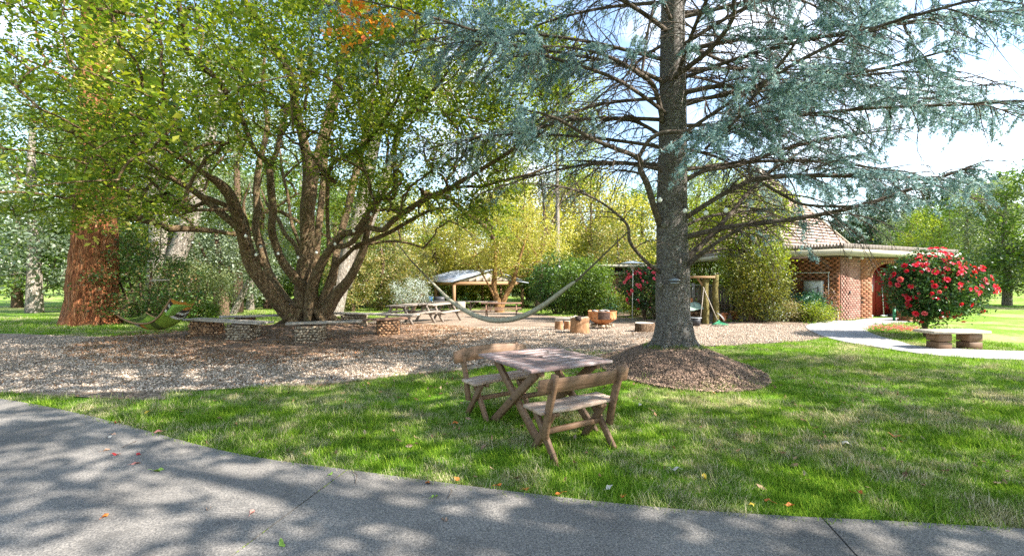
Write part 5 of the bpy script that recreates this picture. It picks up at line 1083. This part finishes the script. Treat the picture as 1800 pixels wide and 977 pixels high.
for k in range(22):
    a = k*6.283/22; mb = MB().lathe([(.001, .01), (.02, .008), (.022, 0)], (0, 0, 0), 8); part('hole', bpy.data.meshes.get('vent_hole') or mb.mesh('vent_hole', M['dark']), t, (.463*math.cos(a), .463*math.sin(a), .30), Vector((math.cos(a), math.sin(a), 0)).to_track_quat('Z', 'Y').to_euler())
MB().lathe([(.001, .47), (.2, .475), (.44, .44), (.44, .40)], (fx, fy, 0), 24).build('ash_bed', M['ash'], t)
mb = MB()
for k in range(16): a, r_ = rng.uniform(0, 6.28), .33*math.sqrt(rng.random()); mb.rock((fx+r_*math.cos(a), fy+r_*math.sin(a), .50+.03*rng.random()), (.07, .04, .03), k)
mb.build('embers', M['ash'], t)['kind'] = 'stuff'
for k in range(18):
    a = k*6.283/18+rng.normal(0, .06); m_ = MB().rock((0, 0, 0), (rng.uniform(.07, .1), .06, rng.uniform(.045, .065)), 50+k).mesh('base_stone', M['stone']); part('base_stone', m_, t, (.34*math.cos(a), .34*math.sin(a), .045), (0, 0, a+1.57))
def stump(lab, x_, y_, r_, h_, wedge=False, group=None, seed=0):
    t = thing('stump_seat', lab, 'stump', (x_, y_, 0), 0, group); n = 20; g = np.random.default_rng(seed); an = np.arange(n)*6.283/n
    pr = r_*(1+.07*np.sin(3*an+seed)+g.normal(0, .025, n)); 
    mb = MB(); lev = [(-.03, 1.05), (h_*.5, .98), (h_-.012, 1.0), (h_, .97)]; v = []
    for z, k in lev: v += [(x_+pr[j]*k*math.cos(an[j]), y_+pr[j]*k*math.sin(an[j]), z+(g.normal(0, .03)*wedge if z > h_*.8 else 0)) for j in range(n)]
    j = np.arange(n); j2 = (j+1) % n; fs = [np.stack([i*n+j, i*n+j2, (i+1)*n+j2, (i+1)*n+j], -1) for i in range(3)]
    mb.add(v, fs); mb.build('bark', M['stump_wood'] if seed != 9 else M['brown_bark'], t)
    mb = MB(); top = v[-n:]; mb.add([(x_, y_, h_+.002)]+top, np.array([(0, 1+q, 1+(q+1) % n) for q in range(n)])); mb.build('cut_top', M['stump_top'], t)
    return t
st1 = stump('tallest orange-brown split stump seat, in front left of the fire bowl', 1.97, 12.95, .27, .45, True, seed=3)
mb = MB(); mb.box((1.90, 12.72, .44), (.14, .12, .12), .4); mb.build('split_notch', M['dark'], st1)
stump('wide low stump seat with a sawn top, between the fire bowl and the cedar', 3.95, 13.3, .29, .26, seed=9)
stump('small stump furthest left of the fire bowl', 1.50, 14.15, .13, .24, seed=5)
stump('small stump tucked behind the tallest stump', 1.80, 14.2, .13, .23, seed=6)
tag(MB().box((1.9, 15.1, .22), (.9, .28, .06), .1).build('plank_seat', M['old_plank'], bevel=.01), 'low board laid on the gravel behind the small stumps', 'plank')

# ------------------------------------------------------------------ gabion benches round the big tree
rocks = [MB().rock((0, 0, 0), (.062, .036, .036), 100+s).mesh('stone', M['stone']) for s in range(6)]
rrocks = [MB().rock((0, 0, 0), (.062, .036, .036), 200+s).mesh('stone', M['red_stone']) for s in range(6)]
def gabion(lab, x_, y_, w, dp, rz, red=False, h=.41):
    z0 = float(mz(x_, y_-dp/2)); z0 = min(z0, .02); t = thing('stone_gabion', lab, 'gabion', (x_, y_, z0), rz, 'stone filled gabions carrying the bench boards'); hh = .44-z0
    mb = MB().box((0, 0, hh/2), (w-.1, dp-.1, hh-.03)); mb.build('rubble_core', M['soil'], t, world=False)
    rows = max(3, round(hh/.068)); rs = rrocks if red else rocks; g = np.random.default_rng(int(abs(x_*100)))
    for r_ in range(rows):
        z = .035+r_*(hh-.05)/(rows-.4)
        for side in range(4):
            L_ = w if side % 2 == 0 else dp; n = max(2, round(L_/.115))
            for k in range(n):
                s = -L_/2+.05+(k+.25+(r_ % 2)*.5)*(L_-.1)/n; o_ = (dp if side % 2 == 0 else w)/2-.045; p = {0: (s, -o_), 1: (o_, s), 2: (s, o_), 3: (-o_, s)}[side]
                part('stone', rs[g.integers(0, 6)], t, (p[0]+g.normal(0, .006), p[1]+g.normal(0, .006), z+g.normal(0, .006)), (g.normal(0, .25), g.normal(0, .2), (0 if side % 2 == 0 else 1.57)+g.normal(0, .2)), (g.uniform(.75, 1.2), g.uniform(.9, 1.2), g.uniform(.8, 1.15)))
    mb = MB(); o = .004
    for s in range(9):
        x1 = -w/2+s*w/8
        for y1 in (-dp/2-o, dp/2+o): mb.tube([(x1, y1, 0), (x1, y1, hh)], .0035, 4, cap=False)
    for s in range(6):
        y1 = -dp/2+s*dp/5
        for x1 in (-w/2-o, w/2+o): mb.tube([(x1, y1, 0), (x1, y1, hh)], .0035, 4, cap=False)
    for s in range(6):
        z = hh*s/5
        for p, q in (((-w/2, -dp/2-o), (w/2, -dp/2-o)), ((-w/2, dp/2+o), (w/2, dp/2+o)), ((-w/2-o, -dp/2), (-w/2-o, dp/2)), ((w/2+o, -dp/2), (w/2+o, dp/2))): mb.tube([(*p, z), (*q, z)], .003, 4, cap=False)
    mb.build('wire_cage', M['wire'], t, world=False); return t
gabion('stone gabion at the outer left, darkest rusty stones, under the left bench boards', -8.35, 12.15, .78, .5, .15, True)
gabion('stone gabion at the right end of the left bench boards', -6.9, 11.4, .70, .5, -.05)
gabion('stone gabion in front of the big tree under the middle bench board', -4.98, 10.98, .64, .5, 0)
gabion('reddish stone gabion at the right front of the ring', -3.42, 12.3, .62, .48, .25, True)
gabion('low stone gabion behind, right of the big trunk', -5.02, 14.1, .8, .45, -.05)
gabion('low stone gabion behind, left of the big trunk', -7.95, 13.2, .5, .45, .1, True)
def bench_top(lab, P, Q, w=.42, nb=2, mat='old_plank', z=.475, sag=0):
    P, Q = np.array(P, float), np.array(Q, float); c = (P+Q)/2; L_ = np.linalg.norm(Q-P); a = math.atan2(*(Q-P)[::-1]); t = thing('bench_boards', lab, 'bench', (*c, z), a, 'board seats laid on the stone gabions')
    for k in range(nb):
        mb = MB(); m = 8; bw = w/nb-.012; y0 = -w/2+w/nb*(k+.5); v = []; e = rng.normal(0, .015, 2)
        for i in range(m+1):
            x = -L_/2+e[0]+i*(L_+e[1])/m; dy = .006*math.sin(i*1.7+k); v += [(x, y0-bw/2+dy, -.022), (x, y0+bw/2+dy, -.022), (x, y0+bw/2+dy, .026), (x, y0-bw/2+dy, .026)]
        f = [[i*4+a_, i*4+(a_+1) % 4, (i+1)*4+(a_+1) % 4, (i+1)*4+a_] for i in range(m) for a_ in range(4)]+[[3, 2, 1, 0], [m*4, m*4+1, m*4+2, m*4+3]]
        mb.add(v, np.array(f)); mb.build('plank', M[mat], t, world=False, bevel=.006)
    return t
bench_top('two long weathered boards on the two left gabions', (-8.75, 12.15), (-6.15, 11.12), .5, 3)
bench_top('single weathered board running back from the left gabion towards the trunk', (-8.45, 12.85), (-7.0, 13.35), .34, 2)
bench_top('long thin board over the gabion in front of the big trunk', (-5.58, 10.92), (-3.93, 11.55), .34, 2)
bench_top('short reddish board on the right front gabion', (-3.98, 11.9), (-2.98, 12.5), .4, 2, 'picnic_brown')
bench_top('long board on the gabion behind the trunk, pointing at the picnic tables', (-5.7, 14.25), (-2.95, 13.45), .36, 2)

# ------------------------------------------------------------------ picnic tables and pavilion
def picnic(lab, x_, y_, rz, L_=1.95, mat='picnic_wood', z=None, group=None):
    z0 = float(gz(x_, y_)); t = thing('picnic_table', lab, 'picnic table', (x_, y_, z0), rz, group); W_ = M[mat]
    slope = 0
    bd = MB().box((0, 0, 0), (L_, .135, .04)); add = bd.mesh('top_board', W_); add_bevel(add, .006)
    for k in range(5): part('top_board', add, t, (0, -.29+.145*k, .75), (0, 0, rng.normal(0, .004)))
    sb_ = MB().box((0, 0, 0), (L_, .14, .04)).mesh('seat_board', W_); add_bevel(sb_, .006)
    for s in (-1, 1):
        for k in (0, 1): part('seat_board', sb_, t, (0, s*(.58+.15*k), .455))
    for x1 in (-L_/2+.28, L_/2-.28):
        for s in (-1, 1): MB().beam((x1, s*.24, .73), (x1, s*.72, -.04), .045, .1, (0, 1, 0)).build('leg', W_, t, world=False)
        MB().beam((x1+.047, -.78, .40), (x1+.047, .78, .40), .04, .1).build('seat_beam', W_, t, world=False); MB().beam((x1+.047, -.34, .70), (x1+.047, .34, .70), .04, .07).build('top_beam', W_, t, world=False)
    return t
gp_ = 'long picnic tables right of the big tree'
picnic('nearer of the two silvery picnic tables standing end to end', -4.02, 17.35, R(68.5), 2.05, group=gp_)
picnic('farther silvery picnic table in line with the nearer one', -3.22, 19.45, R(68.5), 2.05, group=gp_)
picnic('brown picnic table in front of the gnarled yellow tree', -.55, 23.0, 0, 2.1, 'picnic_brown')
t = thing('trestle_table', 'long pale table with curved brackets in front of the pavilion', 'table', gat(812, 31)); z0 = t.location.z; c = np.array(t.location)
for k in range(4): MB().box((c[0], c[1]-.3+.2*k, z0+.76), (5.0, .19, .05)).build('top_board', M['picnic_wood'], t, bevel=.006)
for x_ in (-2.2, -.8, .6, 2.0):
    MB().box((c[0]+x_, c[1], z0+.36), (.1, .1, .74)).build('leg', M['picnic_wood'], t)
    for s in (-1, 1): q = [(c[0]+x_+s*.06, c[1]-.1, z0+.25), (c[0]+x_+s*.2, c[1]-.1, z0+.55), (c[0]+x_+s*.5, c[1]-.1, z0+.72)]; MB().tube(spline(np.array(q), 4), .03, 5).build('bracket', M['picnic_wood'], t)
def prop_on(name, lab, cat, px_, d, zb, mbf, mat): 
    g = gat(px_, d); g[2] += zb; return tag(mbf(g).build(name, M[mat], smooth=True), lab, cat)
prop_on('water_bucket', 'blue bucket on the left end of the long pale table', 'bucket', 757, 31, .79, lambda g: MB().lathe([(.001, 0), (.13, 0), (.16, .32), (.145, .32), (.12, .02), (.001, .02)], g, 18), 'blue')
tag(MB().box(gat(811, 29)+np.array([0, 0, .45]), (.48, .4, .62)).build('storage_box', M['cream'], bevel=.02), 'pale box standing at the right end of the silvery tables', 'storage box')
g = gat(772, 37); t = thing('barbecue', 'black barbecue under the pavilion', 'barbecue', g)
MB().box(g+np.array([0, 0, .8]), (.9, .5, .12)).build('tray', M['black'], t, bevel=.01); mb = MB(); mb.tube([g+np.array([-.44, 0, .9]), g+np.array([.44, 0, .9])], .24, 16); mb.build('hood', M['black'], t, smooth=True)
for x_ in (-.38, .38):
    for y_ in (-.2, .2): MB().box(g+np.array([x_, y_, .37]), (.05, .05, .76)).build('leg', M['black'], t)
# pavilion
PC = [np.array(q) for q in ((-9.1, 44.), (-4.84, 37.), (.97, 42.), (-3.3, 49.))]; ze, zr = 1.33, 2.36
pv = thing('garden_pavilion', 'open timber pavilion with a pale metal gable roof behind the picnic tables', 'pavilion', (*((PC[0]+PC[2])/2), -1.3))
R1, R0 = (PC[1]+PC[2])/2, (PC[0]+PC[3])/2; e1 = (R1-R0)/np.linalg.norm(R1-R0)
def slab4(P, t_=.06): v = [np.array(q) for q in P]; v2 = [q-np.array([0, 0, t_]) for q in v]; mb = MB(); mb.add(v+v2, np.array([[0, 1, 2, 3], [7, 6, 5, 4], [0, 4, 5, 1], [1, 5, 6, 2], [2, 6, 7, 3], [3, 7, 4, 0]])); return mb
R1o, R0o = (*(R1+e1*.3), zr), (*(R0-e1*.3), zr)
sidev = (PC[1]-PC[2])/np.linalg.norm(PC[1]-PC[2])
E1, E0 = (*(PC[1]+e1*.3+sidev*.3), ze-.04), (*(PC[0]-e1*.3+sidev*.3), ze-.04); E2, E3 = (*(PC[2]+e1*.3-sidev*.3), ze-.04), (*(PC[3]-e1*.3-sidev*.3), ze-.04)
rf1 = slab4([E0, E1, R1o, R0o]).build('roof_sheet', M['metal_roof'], pv); rf2 = slab4([R0o, R1o, E2, E3]).build('roof_sheet', M['metal_roof'], pv)
for rf, (Pa, Pb, Pc, Pd) in ((rf1, (E0, E1, R1o, R0o)),):
    for k in range(1, 14):
        u = k/14; a_, b_ = np.array(Pa)*(1-u)+np.array(Pb)*u, np.array(Pd)*(1-u)+np.array(Pc)*u; MB().beam(a_+np.array([0, 0, .02]), b_+np.array([0, 0, .02]), .03, .03).build('roof_rib', M['metal_roof'], pv)
mb = MB(); 
for k in range(10):
    u0, u1 = k/10, (k+1)/10; pa, pb = PC[1]*(1-u0)+PC[2]*u0, PC[1]*(1-u1)+PC[2]*u1; hh = lambda u: ze+.08+(zr-ze-.16)*(1-abs(2*u-1)); mm = MB()
    mm.add([(*pa, ze-.0), (*pb, ze-.0), (*pb, hh(u1)), (*pa, hh(u0))]+[(pa[0]+.02, pa[1]+.04, ze), (pb[0]+.02, pb[1]+.04, ze), (pb[0]+.02, pb[1]+.04, hh(u1)), (pa[0]+.02, pa[1]+.04, hh(u0))], np.array([[0, 1, 2, 3], [7, 6, 5, 4], [0, 4, 5, 1], [3, 2, 6, 7]])); mm.build('gable_board', M['old_plank'], pv)
for P, Q in ((PC[0], PC[1]), (PC[1], PC[2]), (PC[2], PC[3]), (PC[3], PC[0])):
    MB().beam((*P, ze-.2), (*Q, ze-.2), .12, .28).build('beam', M['beam_wood'], pv)
    for u in (0, .5) if P is not PC[1] else (0,): c = P*(1-u)+Q*u; g0 = float(gz(*c)); MB().box((*c, (ze-.34+g0)/2), (.22, .22, ze-.34-g0+.05), .5).build('post', M['beam_wood'], pv)
for k in range(16): c = PC[0]*(1-k/16)+PC[1]*k/16+sidev*.18; MB().beam((*c, ze-.05), (*(c-sidev*1.2), ze+.25), .05, .1).build('rafter', M['beam_wood'], pv)
tag(slab4([(.3, 39.5, 1.38), (1.5, 39.9, 1.2), (1.2, 41.2, 1.22), (0, 40.8, 1.4)], .08).build('roof_panel', M['metal_roof']), 'small pale roof panel glimpsed right of the gnarled yellow tree', 'roof panel')

# ------------------------------------------------------------------ hammock, lounger, string lights
hp = [(685, 410, 12.0), (720, 455, 11.6), (760, 497, 11.2), (790, 527, 10.8), (815, 545, 10.5), (842, 558, 10.2), (870, 564, 9.9), (900, 562, 9.6), (930, 552, 9.3), (960, 534, 9.0), (1000, 503, 8.5), (1018, 489, 8.3), (1055, 454, 7.8), (1106, 405, 7.2)]
hw = spline(np.array([at(*q) for q in hp]), 6); i0, i1 = 11, 65
hm = thing('hammock', 'rolled khaki hammock slung low between the big tree and the cedar', 'hammock', hw[36])
s = np.linspace(0, 1, i1-i0); fat = np.sin(np.pi*np.clip(s*1.0, 0, 1))**.55
for k, (ox, oz, rr_, nm) in enumerate(((0, 0, .032, 'cloth_fold'), (.016, .03, .027, 'cloth_fold'), (-.024, .016, .024, 'cloth_fold'))):
    q = hw[i0:i1]+np.stack([0*s, ox*fat*2, oz*fat], -1); MB().tube(q, .018+rr_*fat, 9, wob=.05).build(nm, M['canvas'], hm, smooth=True)
for k in range(3):
    o_ = np.array([0, (k-1)*.04, (k-1)*.015])
    for a_, b_ in ((0, i0), (i1-1, len(hw)-1)):
        q = hw[a_:b_+1].copy(); w_ = np.linspace(0, 1, len(q)) if a_ == 0 else np.linspace(1, 0, len(q)); q += w_[:, None]*o_; MB().tube(q, .010, 5).build('rope', M['rope'], hm)
# swinging lounger
lx, ly = at(280, 500, 11.4)[:2]; ld = thing('swing_lounger', 'green striped cloth lounger hanging from a rope at the left of the picture', 'hanging lounger', (lx, ly, .2))
prof = spline(np.array([(-.70, .50), (-.6, .42), (-.4, .31), (-.12, .23), (.14, .25), (.36, .43), (.54, .72), (.64, .90)]), 4); nv = 12
def lz(i, v): return prof[i, 1]-.14+.17*abs(v)**2.2*(1-abs(prof[i, 0])*.55)
mb = MB(); vt = []
for th in (0, -.035):
    for i in range(len(prof)):
        for j in range(nv+1): v = -1+2*j/nv; vt.append((lx+prof[i, 0]+.07*v, ly+.40*v*(1-.25*abs(prof[i, 0])), .22+lz(i, v)+th))
m_ = len(prof); k_ = (np.arange(m_-1)[:, None]*(nv+1)+np.arange(nv)).ravel(); q4 = np.stack([k_, k_+nv+1, k_+nv+2, k_+1], -1); mb.add(vt, [q4, q4[:, ::-1]+m_*(nv+1)]); mb.build('sling', M['stripe'], ld, smooth=True)
for v in (-1, 1): MB().tube([(lx+prof[i, 0]+.07*v, ly+.42*v*(1-.25*abs(prof[i, 0])), .22+lz(i, v)) for i in range(m_)], .02, 8).build('side_rail', M['beam_wood'], ld, smooth=True)
mb = MB(); c = (lx+.50, ly, .22+.57); mb.box((0, 0, 0), (.34, .62, .1)); me = mb.mesh('pillow', M['green_cloth'], True); add_bevel(me, .04, 3); part('pillow', me, ld, (c[0]-lx, 0, c[2]-.2), (0, R(-52), 0))
MB().tube([at(265, 493, 11.4), at(297, 492, 11.4)], .017, 8).build('spreader_bar', M['old_plank'], ld)
for i, v, px_ in ((1, -1, 266), (1, 1, 268), (m_-3, -1, 295), (m_-3, 1, 296)): MB().tube([(lx+prof[i, 0]+.07*v, ly+.35*v, .22+lz(i, v)), at(px_, 493, 11.4)], .004, 4).build('cord', M['rope'], ld)
MB().tube([at(266, 493, 11.4), at(281, 455, 11.4), at(296, 493, 11.4)], .005, 4).build('cord', M['rope'], ld)
MB().tube(spline(np.array([at(281, 455, 11.4), at(283, 400, 11.4), at(284, 303, 11.4)]), 4), .013, 6).build('rope', M['rope'], ld)

def lights(lab, rows, sag=.12, kn=None):
    P = np.array([at(*r) for r in rows]); t = thing('string_lights', lab, 'string lights', P[0])
    q = []
    for a_, b_ in zip(P[:-1], P[1:]):
        for u in np.arange(5)/5: q.append(a_*(1-u)+b_*u-np.array([0, 0, sag*4*u*(1-u)*min(1, np.linalg.norm(b_-a_))]))
    q.append(P[-1]); MB().tube(q, .0045, 4).build('cable', M['cable'], t)
    me = MB().lathe([(.001, -.085), (.022, -.08), (.037, -.055), (.036, -.03), (.018, -.006), (.014, 0)], (0, 0, 0), 12).mesh('bulb', M['bulb'], True); cap = MB().lathe([(.001, .03), (.016, .028), (.017, -.002), (.001, -.004)], (0, 0, 0), 10).mesh('socket', M['black'], True)
    for p in P[1:-1] if len(P) > 2 else P: part('bulb', me, t, p-P[0]); part('socket', cap, t, p-P[0])
    return t
lights('string of white bulbs wound through the stems of the big tree', [(425, 405, 11.4), (432, 412, 11.5), (450, 445, 12), (459, 431, 12.5), (489, 443, 12.4), (524, 450, 12.6), (556, 441, 12.6), (589, 426, 12.2), (622, 403, 11.9), (653, 374, 11.4), (671, 394, 11.3), (678, 388, 11.2), (694, 380, 11.1)])
lights('string of white bulbs crossing the right side of the cedar trunk', [(1120, 330, 7.5), (1160, 347, 7.5), (1204, 366, 7.5), (1241, 370, 7.4), (1276, 365, 7.2), (1330, 340, 7)], .1)
lights('thin cable with small bulbs from the big tree towards the pavilion', [(724, 364, 11), (742, 380, 13), (800, 436, 22), (830, 476, 33), (842, 480, 36)], .3)

# ------------------------------------------------------------------ table and two benches on the grass
RZ = R(31.5); u_, v_ = np.array([math.cos(RZ), math.sin(RZ)]), np.array([-math.sin(RZ), math.cos(RZ)])
tb = thing('garden_table', 'square slatted wooden table with crossed legs between the two benches', 'table', (.335, 4.79, 0), RZ)
bw = 1.08/8; bdm = MB().box((0, 0, 0), (1.02, bw-.011, .03)).mesh('slat', M['table_wood']); add_bevel(bdm, .004)
for k in range(8): part('slat', bdm, tb, (rng.normal(0, .003), -.54+bw*(k+.5), .735+rng.normal(0, .001)), (rng.normal(0, .004), 0, rng.normal(0, .002)))
Wd = M['bench_wood']
def beam_part(name, a_, b_, w, h, up, parent, bev=.005, mat=None): o = MB().beam(a_, b_, w, h, up).build(name, mat or Wd, parent, world=False, bevel=bev); return o
for x_ in (-.36, .34):
    beam_part('cross_leg', (x_-.022, -.44, .70), (x_-.022, .44, -.01), .042, .085, (0, .6, .8), tb); beam_part('cross_leg', (x_+.022, .44, .70), (x_+.022, -.44, -.01), .042, .085, (0, -.6, .8), tb)
    beam_part('top_batten', (x_, -.50, .695), (x_, .50, .695), .05, .045, (0, 0, 1), tb)
    MB().tube([(x_-.052, 0, .352), (x_+.052, 0, .352)], .012, 8).build('bolt', M['wire'], tb, world=False)
beam_part('stretcher', (-.34, 0, .36), (.32, 0, .36), .06, .04, (0, 0, 1), tb)
MB().lathe([(.001, .0), (.024, .001), (.026, .003), (.026, -.01)], (-.02, .02, .7515), 14).build('umbrella_hole', M['dark'], tb, world=False)
sc_ = MB(); sc_.tube([(.16, .13, .752), (.165, .135, .778)], .004, 6); sc_.lathe([(.001, .784), (.008, .78), (.008, .774), (.001, .772)], (.165, .135, 0), 8); sc_.build('loose_screw', M['wire'], tb, world=False)
def bench(lab, c, rz, arch=0):
    t = thing('garden_bench', lab, 'bench', (*c, 0), rz, 'small crossed-leg benches at the table'); H_ = .445
    for k, (y_, w) in enumerate(((-.075, .145), (.078, .14))):
        mb = MB(); m = 12; vv = []
        for i in range(m+1):
            x = -.45+.9*i/m; e = .006*math.sin(i*1.3+k*2)+(.012 if k == 1 else -.008)*math.cos(x*5); y0, y1 = y_-w/2+(e if k == 0 else .003), y_+w/2-(0 if k == 0 else e)-.004; z = .004*math.sin(i*.9+k)
            vv += [(x, y0, H_-.03+z), (x, y1, H_-.03+z), (x, y1, H_+z), (x, y0, H_+z)]
        f = [[i*4+a_, i*4+(a_+1) % 4, (i+1)*4+(a_+1) % 4, (i+1)*4+a_] for i in range(m) for a_ in range(4)]+[[3, 2, 1, 0], [m*4, m*4+1, m*4+2, m*4+3]]
        mb.add(vv, np.array(f)); mb.build('seat_plank', M['seat_wood'], t, world=False, bevel=.004)
    for x_ in (-.34, .34):
        s = 1 if x_ > 0 else -1
        beam_part('front_leg', (x_, .13, .415), (x_, -.215, -.01), .038, .065, (0, .6, .8), t); beam_part('back_leg', (x_-.04*s, -.12, .415), (x_-.04*s, .19, -.01), .038, .065, (0, -.6, .8), t)
        beam_part('seat_bearer', (x_-.078*s, -.14, .395), (x_-.078*s, .14, .395), .036, .04, (0, 0, 1), t)
        q = [(-.10, .19), (-.15, .42), (-.235, .68), (-.25, .775)]
        mb = MB(); w2 = .021
        for a_ in range(1): 
            vv = []
            for (y_, z_) in q: vv += [(x_+.042*s-w2, y_-.035, z_), (x_+.042*s+w2, y_-.035, z_), (x_+.042*s+w2, y_+.035, z_+.01), (x_+.042*s-w2, y_+.035, z_+.01)]
            n_ = len(q); f = [[i*4+a2, i*4+(a2+1) % 4, (i+1)*4+(a2+1) % 4, (i+1)*4+a2] for i in range(n_-1) for a2 in range(4)]+[[3, 2, 1, 0], [(n_-1)*4+k for k in range(4)]]
            mb.add(vv, np.array(f))
        mb.build('back_post', Wd, t, world=False, bevel=.006)
        beam_part('brace', (x_-.02*s, .02, .40), (x_-.26*s, .0, .25) if False else (x_-.2*s, .02, .405), .03, .05, (0, 0, 1), t)
        MB().tube([(x_+.085*s, -.17, .44), (x_+.088*s, -.17, .44)], .009, 8).build('bolt', M['wire'], t, world=False)
    beam_part('stretcher', (-.33, -.02, .22), (.33, -.02, .22), .035, .05, (0, 0, 1), t)
    mb = MB(); m = 16; vv = []                                       # curved backrest board, inside the posts
    for i in range(m+1):
        x = -.52+1.04*i/m; cu = -.055*(1-(x/.52)**2)*1.0; hz = arch*(1-(x/.52)**2); y_ = -.185+cu*.6; zb, zt = .615+hz*.4, .745+hz; tl = -.03
        vv += [(x, y_-.014, zb), (x, y_+.014, zb), (x, y_+.014+tl, zt), (x, y_-.014+tl, zt)]
    f = [[i*4+a_, i*4+(a_+1) % 4, (i+1)*4+(a_+1) % 4, (i+1)*4+a_] for i in range(m) for a_ in range(4)]+[[3, 2, 1, 0], [m*4, m*4+1, m*4+2, m*4+3]]
    mb.add(vv, np.array(f)); mb.build('backrest', Wd, t, world=False, bevel=.005)
    return t
bench('nearer wooden bench, seen from behind on the right side of the table', (.56, 4.17), RZ, .0)
bench('farther wooden bench with a bowed backrest on the left side of the table', (-.13, 5.24), RZ+math.pi+R(3), .045)

# low bench at the right edge
t = thing('low_bench', 'low grey-topped bench on stacked brown sleepers at the right edge', 'bench', (9.75, 10.0, 0))
MB().box((9.9, 10.0, .40), (1.35, .5, .06), .05).build('top', M['old_plank'], t, bevel=.012)
for x_ in (9.62, 10.3):
    for z in (.09, .27): MB().box((x_, 10.0, z), (.32, .3, .165), .05).build('sleeper', M['bench_wood'], t, bevel=.012)
# edging strip between gravel and grass
q = [G(*p_) for p_ in ((505, 681), (600, 674), (700, 662), (780, 655), (850, 648))]; q = spline(np.array(q), 5); t = thing('edging_strip', 'thin dark edging strip between the gravel and the grass', 'garden edging', q[0]); mb = MB()
for a_, b_ in zip(q[:-1], q[1:]): mb.beam(a_+np.array([0, 0, .025]), b_+np.array([0, 0, .025]), .018, .06)
mb.build('strip', M['fence_wood'], t)

# ------------------------------------------------------------------ single fallen leaves and sticks, each a thing
FL = [(204, 806, 'red', 1.0, 'red leaf on the concrete, left of another small red leaf'), (244, 806, 'red', .8, 'small bright red leaf on the concrete above a pale one'), (239, 822, 'pink', .9, 'pale pink leaf just below the small bright red leaf'),
 (278, 766, 'pink', 1.05, 'long pinkish leaf on the edge of the concrete path'), (279, 835, 'green', 1.3, 'green leaf on the left part of the path'), (443, 910, 'pink', 1.1, 'pink leaf in the sunny patch of the path'), (495, 967, 'green', 1.3, 'large green leaf at the bottom of the path, right of the joint'),
 (581, 841, 'green', 1.0, 'green leaf on the path near the upper end of the joint'), (366, 903, 'tan', 1.0, 'curled tan leaf on the shaded path left of the joint'), (206, 748, 'red', 1.2, 'dark red leaf at the far left edge of the path'), (186, 798, 'tan', .9, 'tan leaf, lowest of three on the far left of the path'),
 (198, 769, 'tan', .8, 'tan leaf, uppest of three on the far left of the path'), (190, 775, 'pale', .8, 'pale leaf between two tan ones on the far left of the path'), (186, 917, 'orange', 1.0, 'orange leaf at the left edge, low on the path'), (752, 857, 'orange', 1.1, 'bright orange lobed leaf on the path edge below the table'),
 (764, 881, 'green', 1.2, 'light green leaf on the path in the middle'), (781, 922, 'tan', 1.1, 'tan lobed leaf on the sunny path in the middle'), (802, 851, 'orange', 1.2, 'orange leaf where grass meets path, right of the lobed one'), (876, 863, 'orange', 1.1, 'orange-brown leaf on the grass edge left of centre'),
 (924, 870, 'orange', 1.0, 'orange leaf on the grass edge below the near bench'), (984, 878, 'orange', 1.2, 'orange leaf on the path edge right below the near bench'), (1071, 866, 'pale', 1.3, 'pale leaf on the grass right of the near bench'), (1095, 882, 'orange', 1.2, 'orange leaf with yellow tip by the path edge'),
 (799, 751, 'orange', 1.3, 'orange-brown leaf on the grass left of the table legs'), (821, 743, 'tan', 1.1, 'tan leaf on the grass beside the orange-brown one'), (1572, 774, 'orange', 1.5, 'orange leaf on the grass far right'), (1238, 848, 'yellow', 1.4, 'yellow leaf on the grass right of the benches'),
 (1352, 892, 'orange', 1.4, 'orange leaf lying low on the grass at the right'), (1389, 898, 'orange', 1.2, 'orange leaf touching the path edge at the right'), (1510, 874, 'orange', 1.2, 'rusty leaf in the bright grass at the right'), (1320, 899, 'yellow', 1.2, 'yellow leaf near the path edge at the right'),
 (1184, 834, 'pale', 1.2, 'pale upright leaf on the sunlit grass'), (1127, 719, 'pale', 1.3, 'whitish leaf on the grass below the mulch mound'), (1488, 788, 'pale', 1.4, 'pale leaf in the shaded grass at the right'), (260, 731, 'yellow', 1.2, 'yellow leaf in the grass at the far left')]
for k, (a_, b_, c_, sz, lab) in enumerate(FL):
    g = G(a_, b_); s = .034*sz*(.8 if b_ > 840 else 1.1); mb = MB(); n = 9; gg = np.random.default_rng(k); v = [(0, 0, .012*gg.normal())]; lob = 'lobed' in lab
    for j in range(16):
        an_ = j*6.283/16; rr_ = (1-.62*abs(math.sin(an_))**.8)*(1+(.25 if lob and j % 2 else 0)); v.append((s*rr_*math.cos(an_), s*rr_*math.sin(an_)*1.1, .25*s*math.cos(2*an_+k)+.16*s))
    mb.add(v, np.array([(0, 1+j, 1+(j+1) % 16) for j in range(16)])); mb.tube([(-s*.9, 0, .2*s), (-s*1.6, .2*s, .1*s)], .0012, 4)
    o = mb.build('fallen_leaf', LEAFC[c_]); inp = inside(path_poly, np.array([g[0]]), np.array([g[1]]))[0]
    o.location = (g[0], g[1], .037 if inp else .045); o.rotation_euler = (gg.normal(0, .15), gg.normal(0, .15), gg.uniform(0, 6.28)); tag(o, lab, 'leaf', 'single leaves fallen on path and grass')
for k, (a_, b_, c_, d_, lab) in enumerate(((214, 794, 240, 782, 'thin curved twig on the left part of the path'), (786, 886, 791, 868, 'short dark twig on the path below the far bench'), (620, 838, 624, 858, 'dark hooked twig at the upper end of the joint'))):
    P, Q = G(a_, b_), G(c_, d_); mid = (P+Q)/2+np.array([.02, .01, .01]); tag(MB().tube(spline(np.array([P, mid, Q])+np.array([0, 0, .042]), 4), .0022, 5).build('twig', M['brown_bark']), lab, 'twig')
print('stage: all built', len(bpy.data.objects))
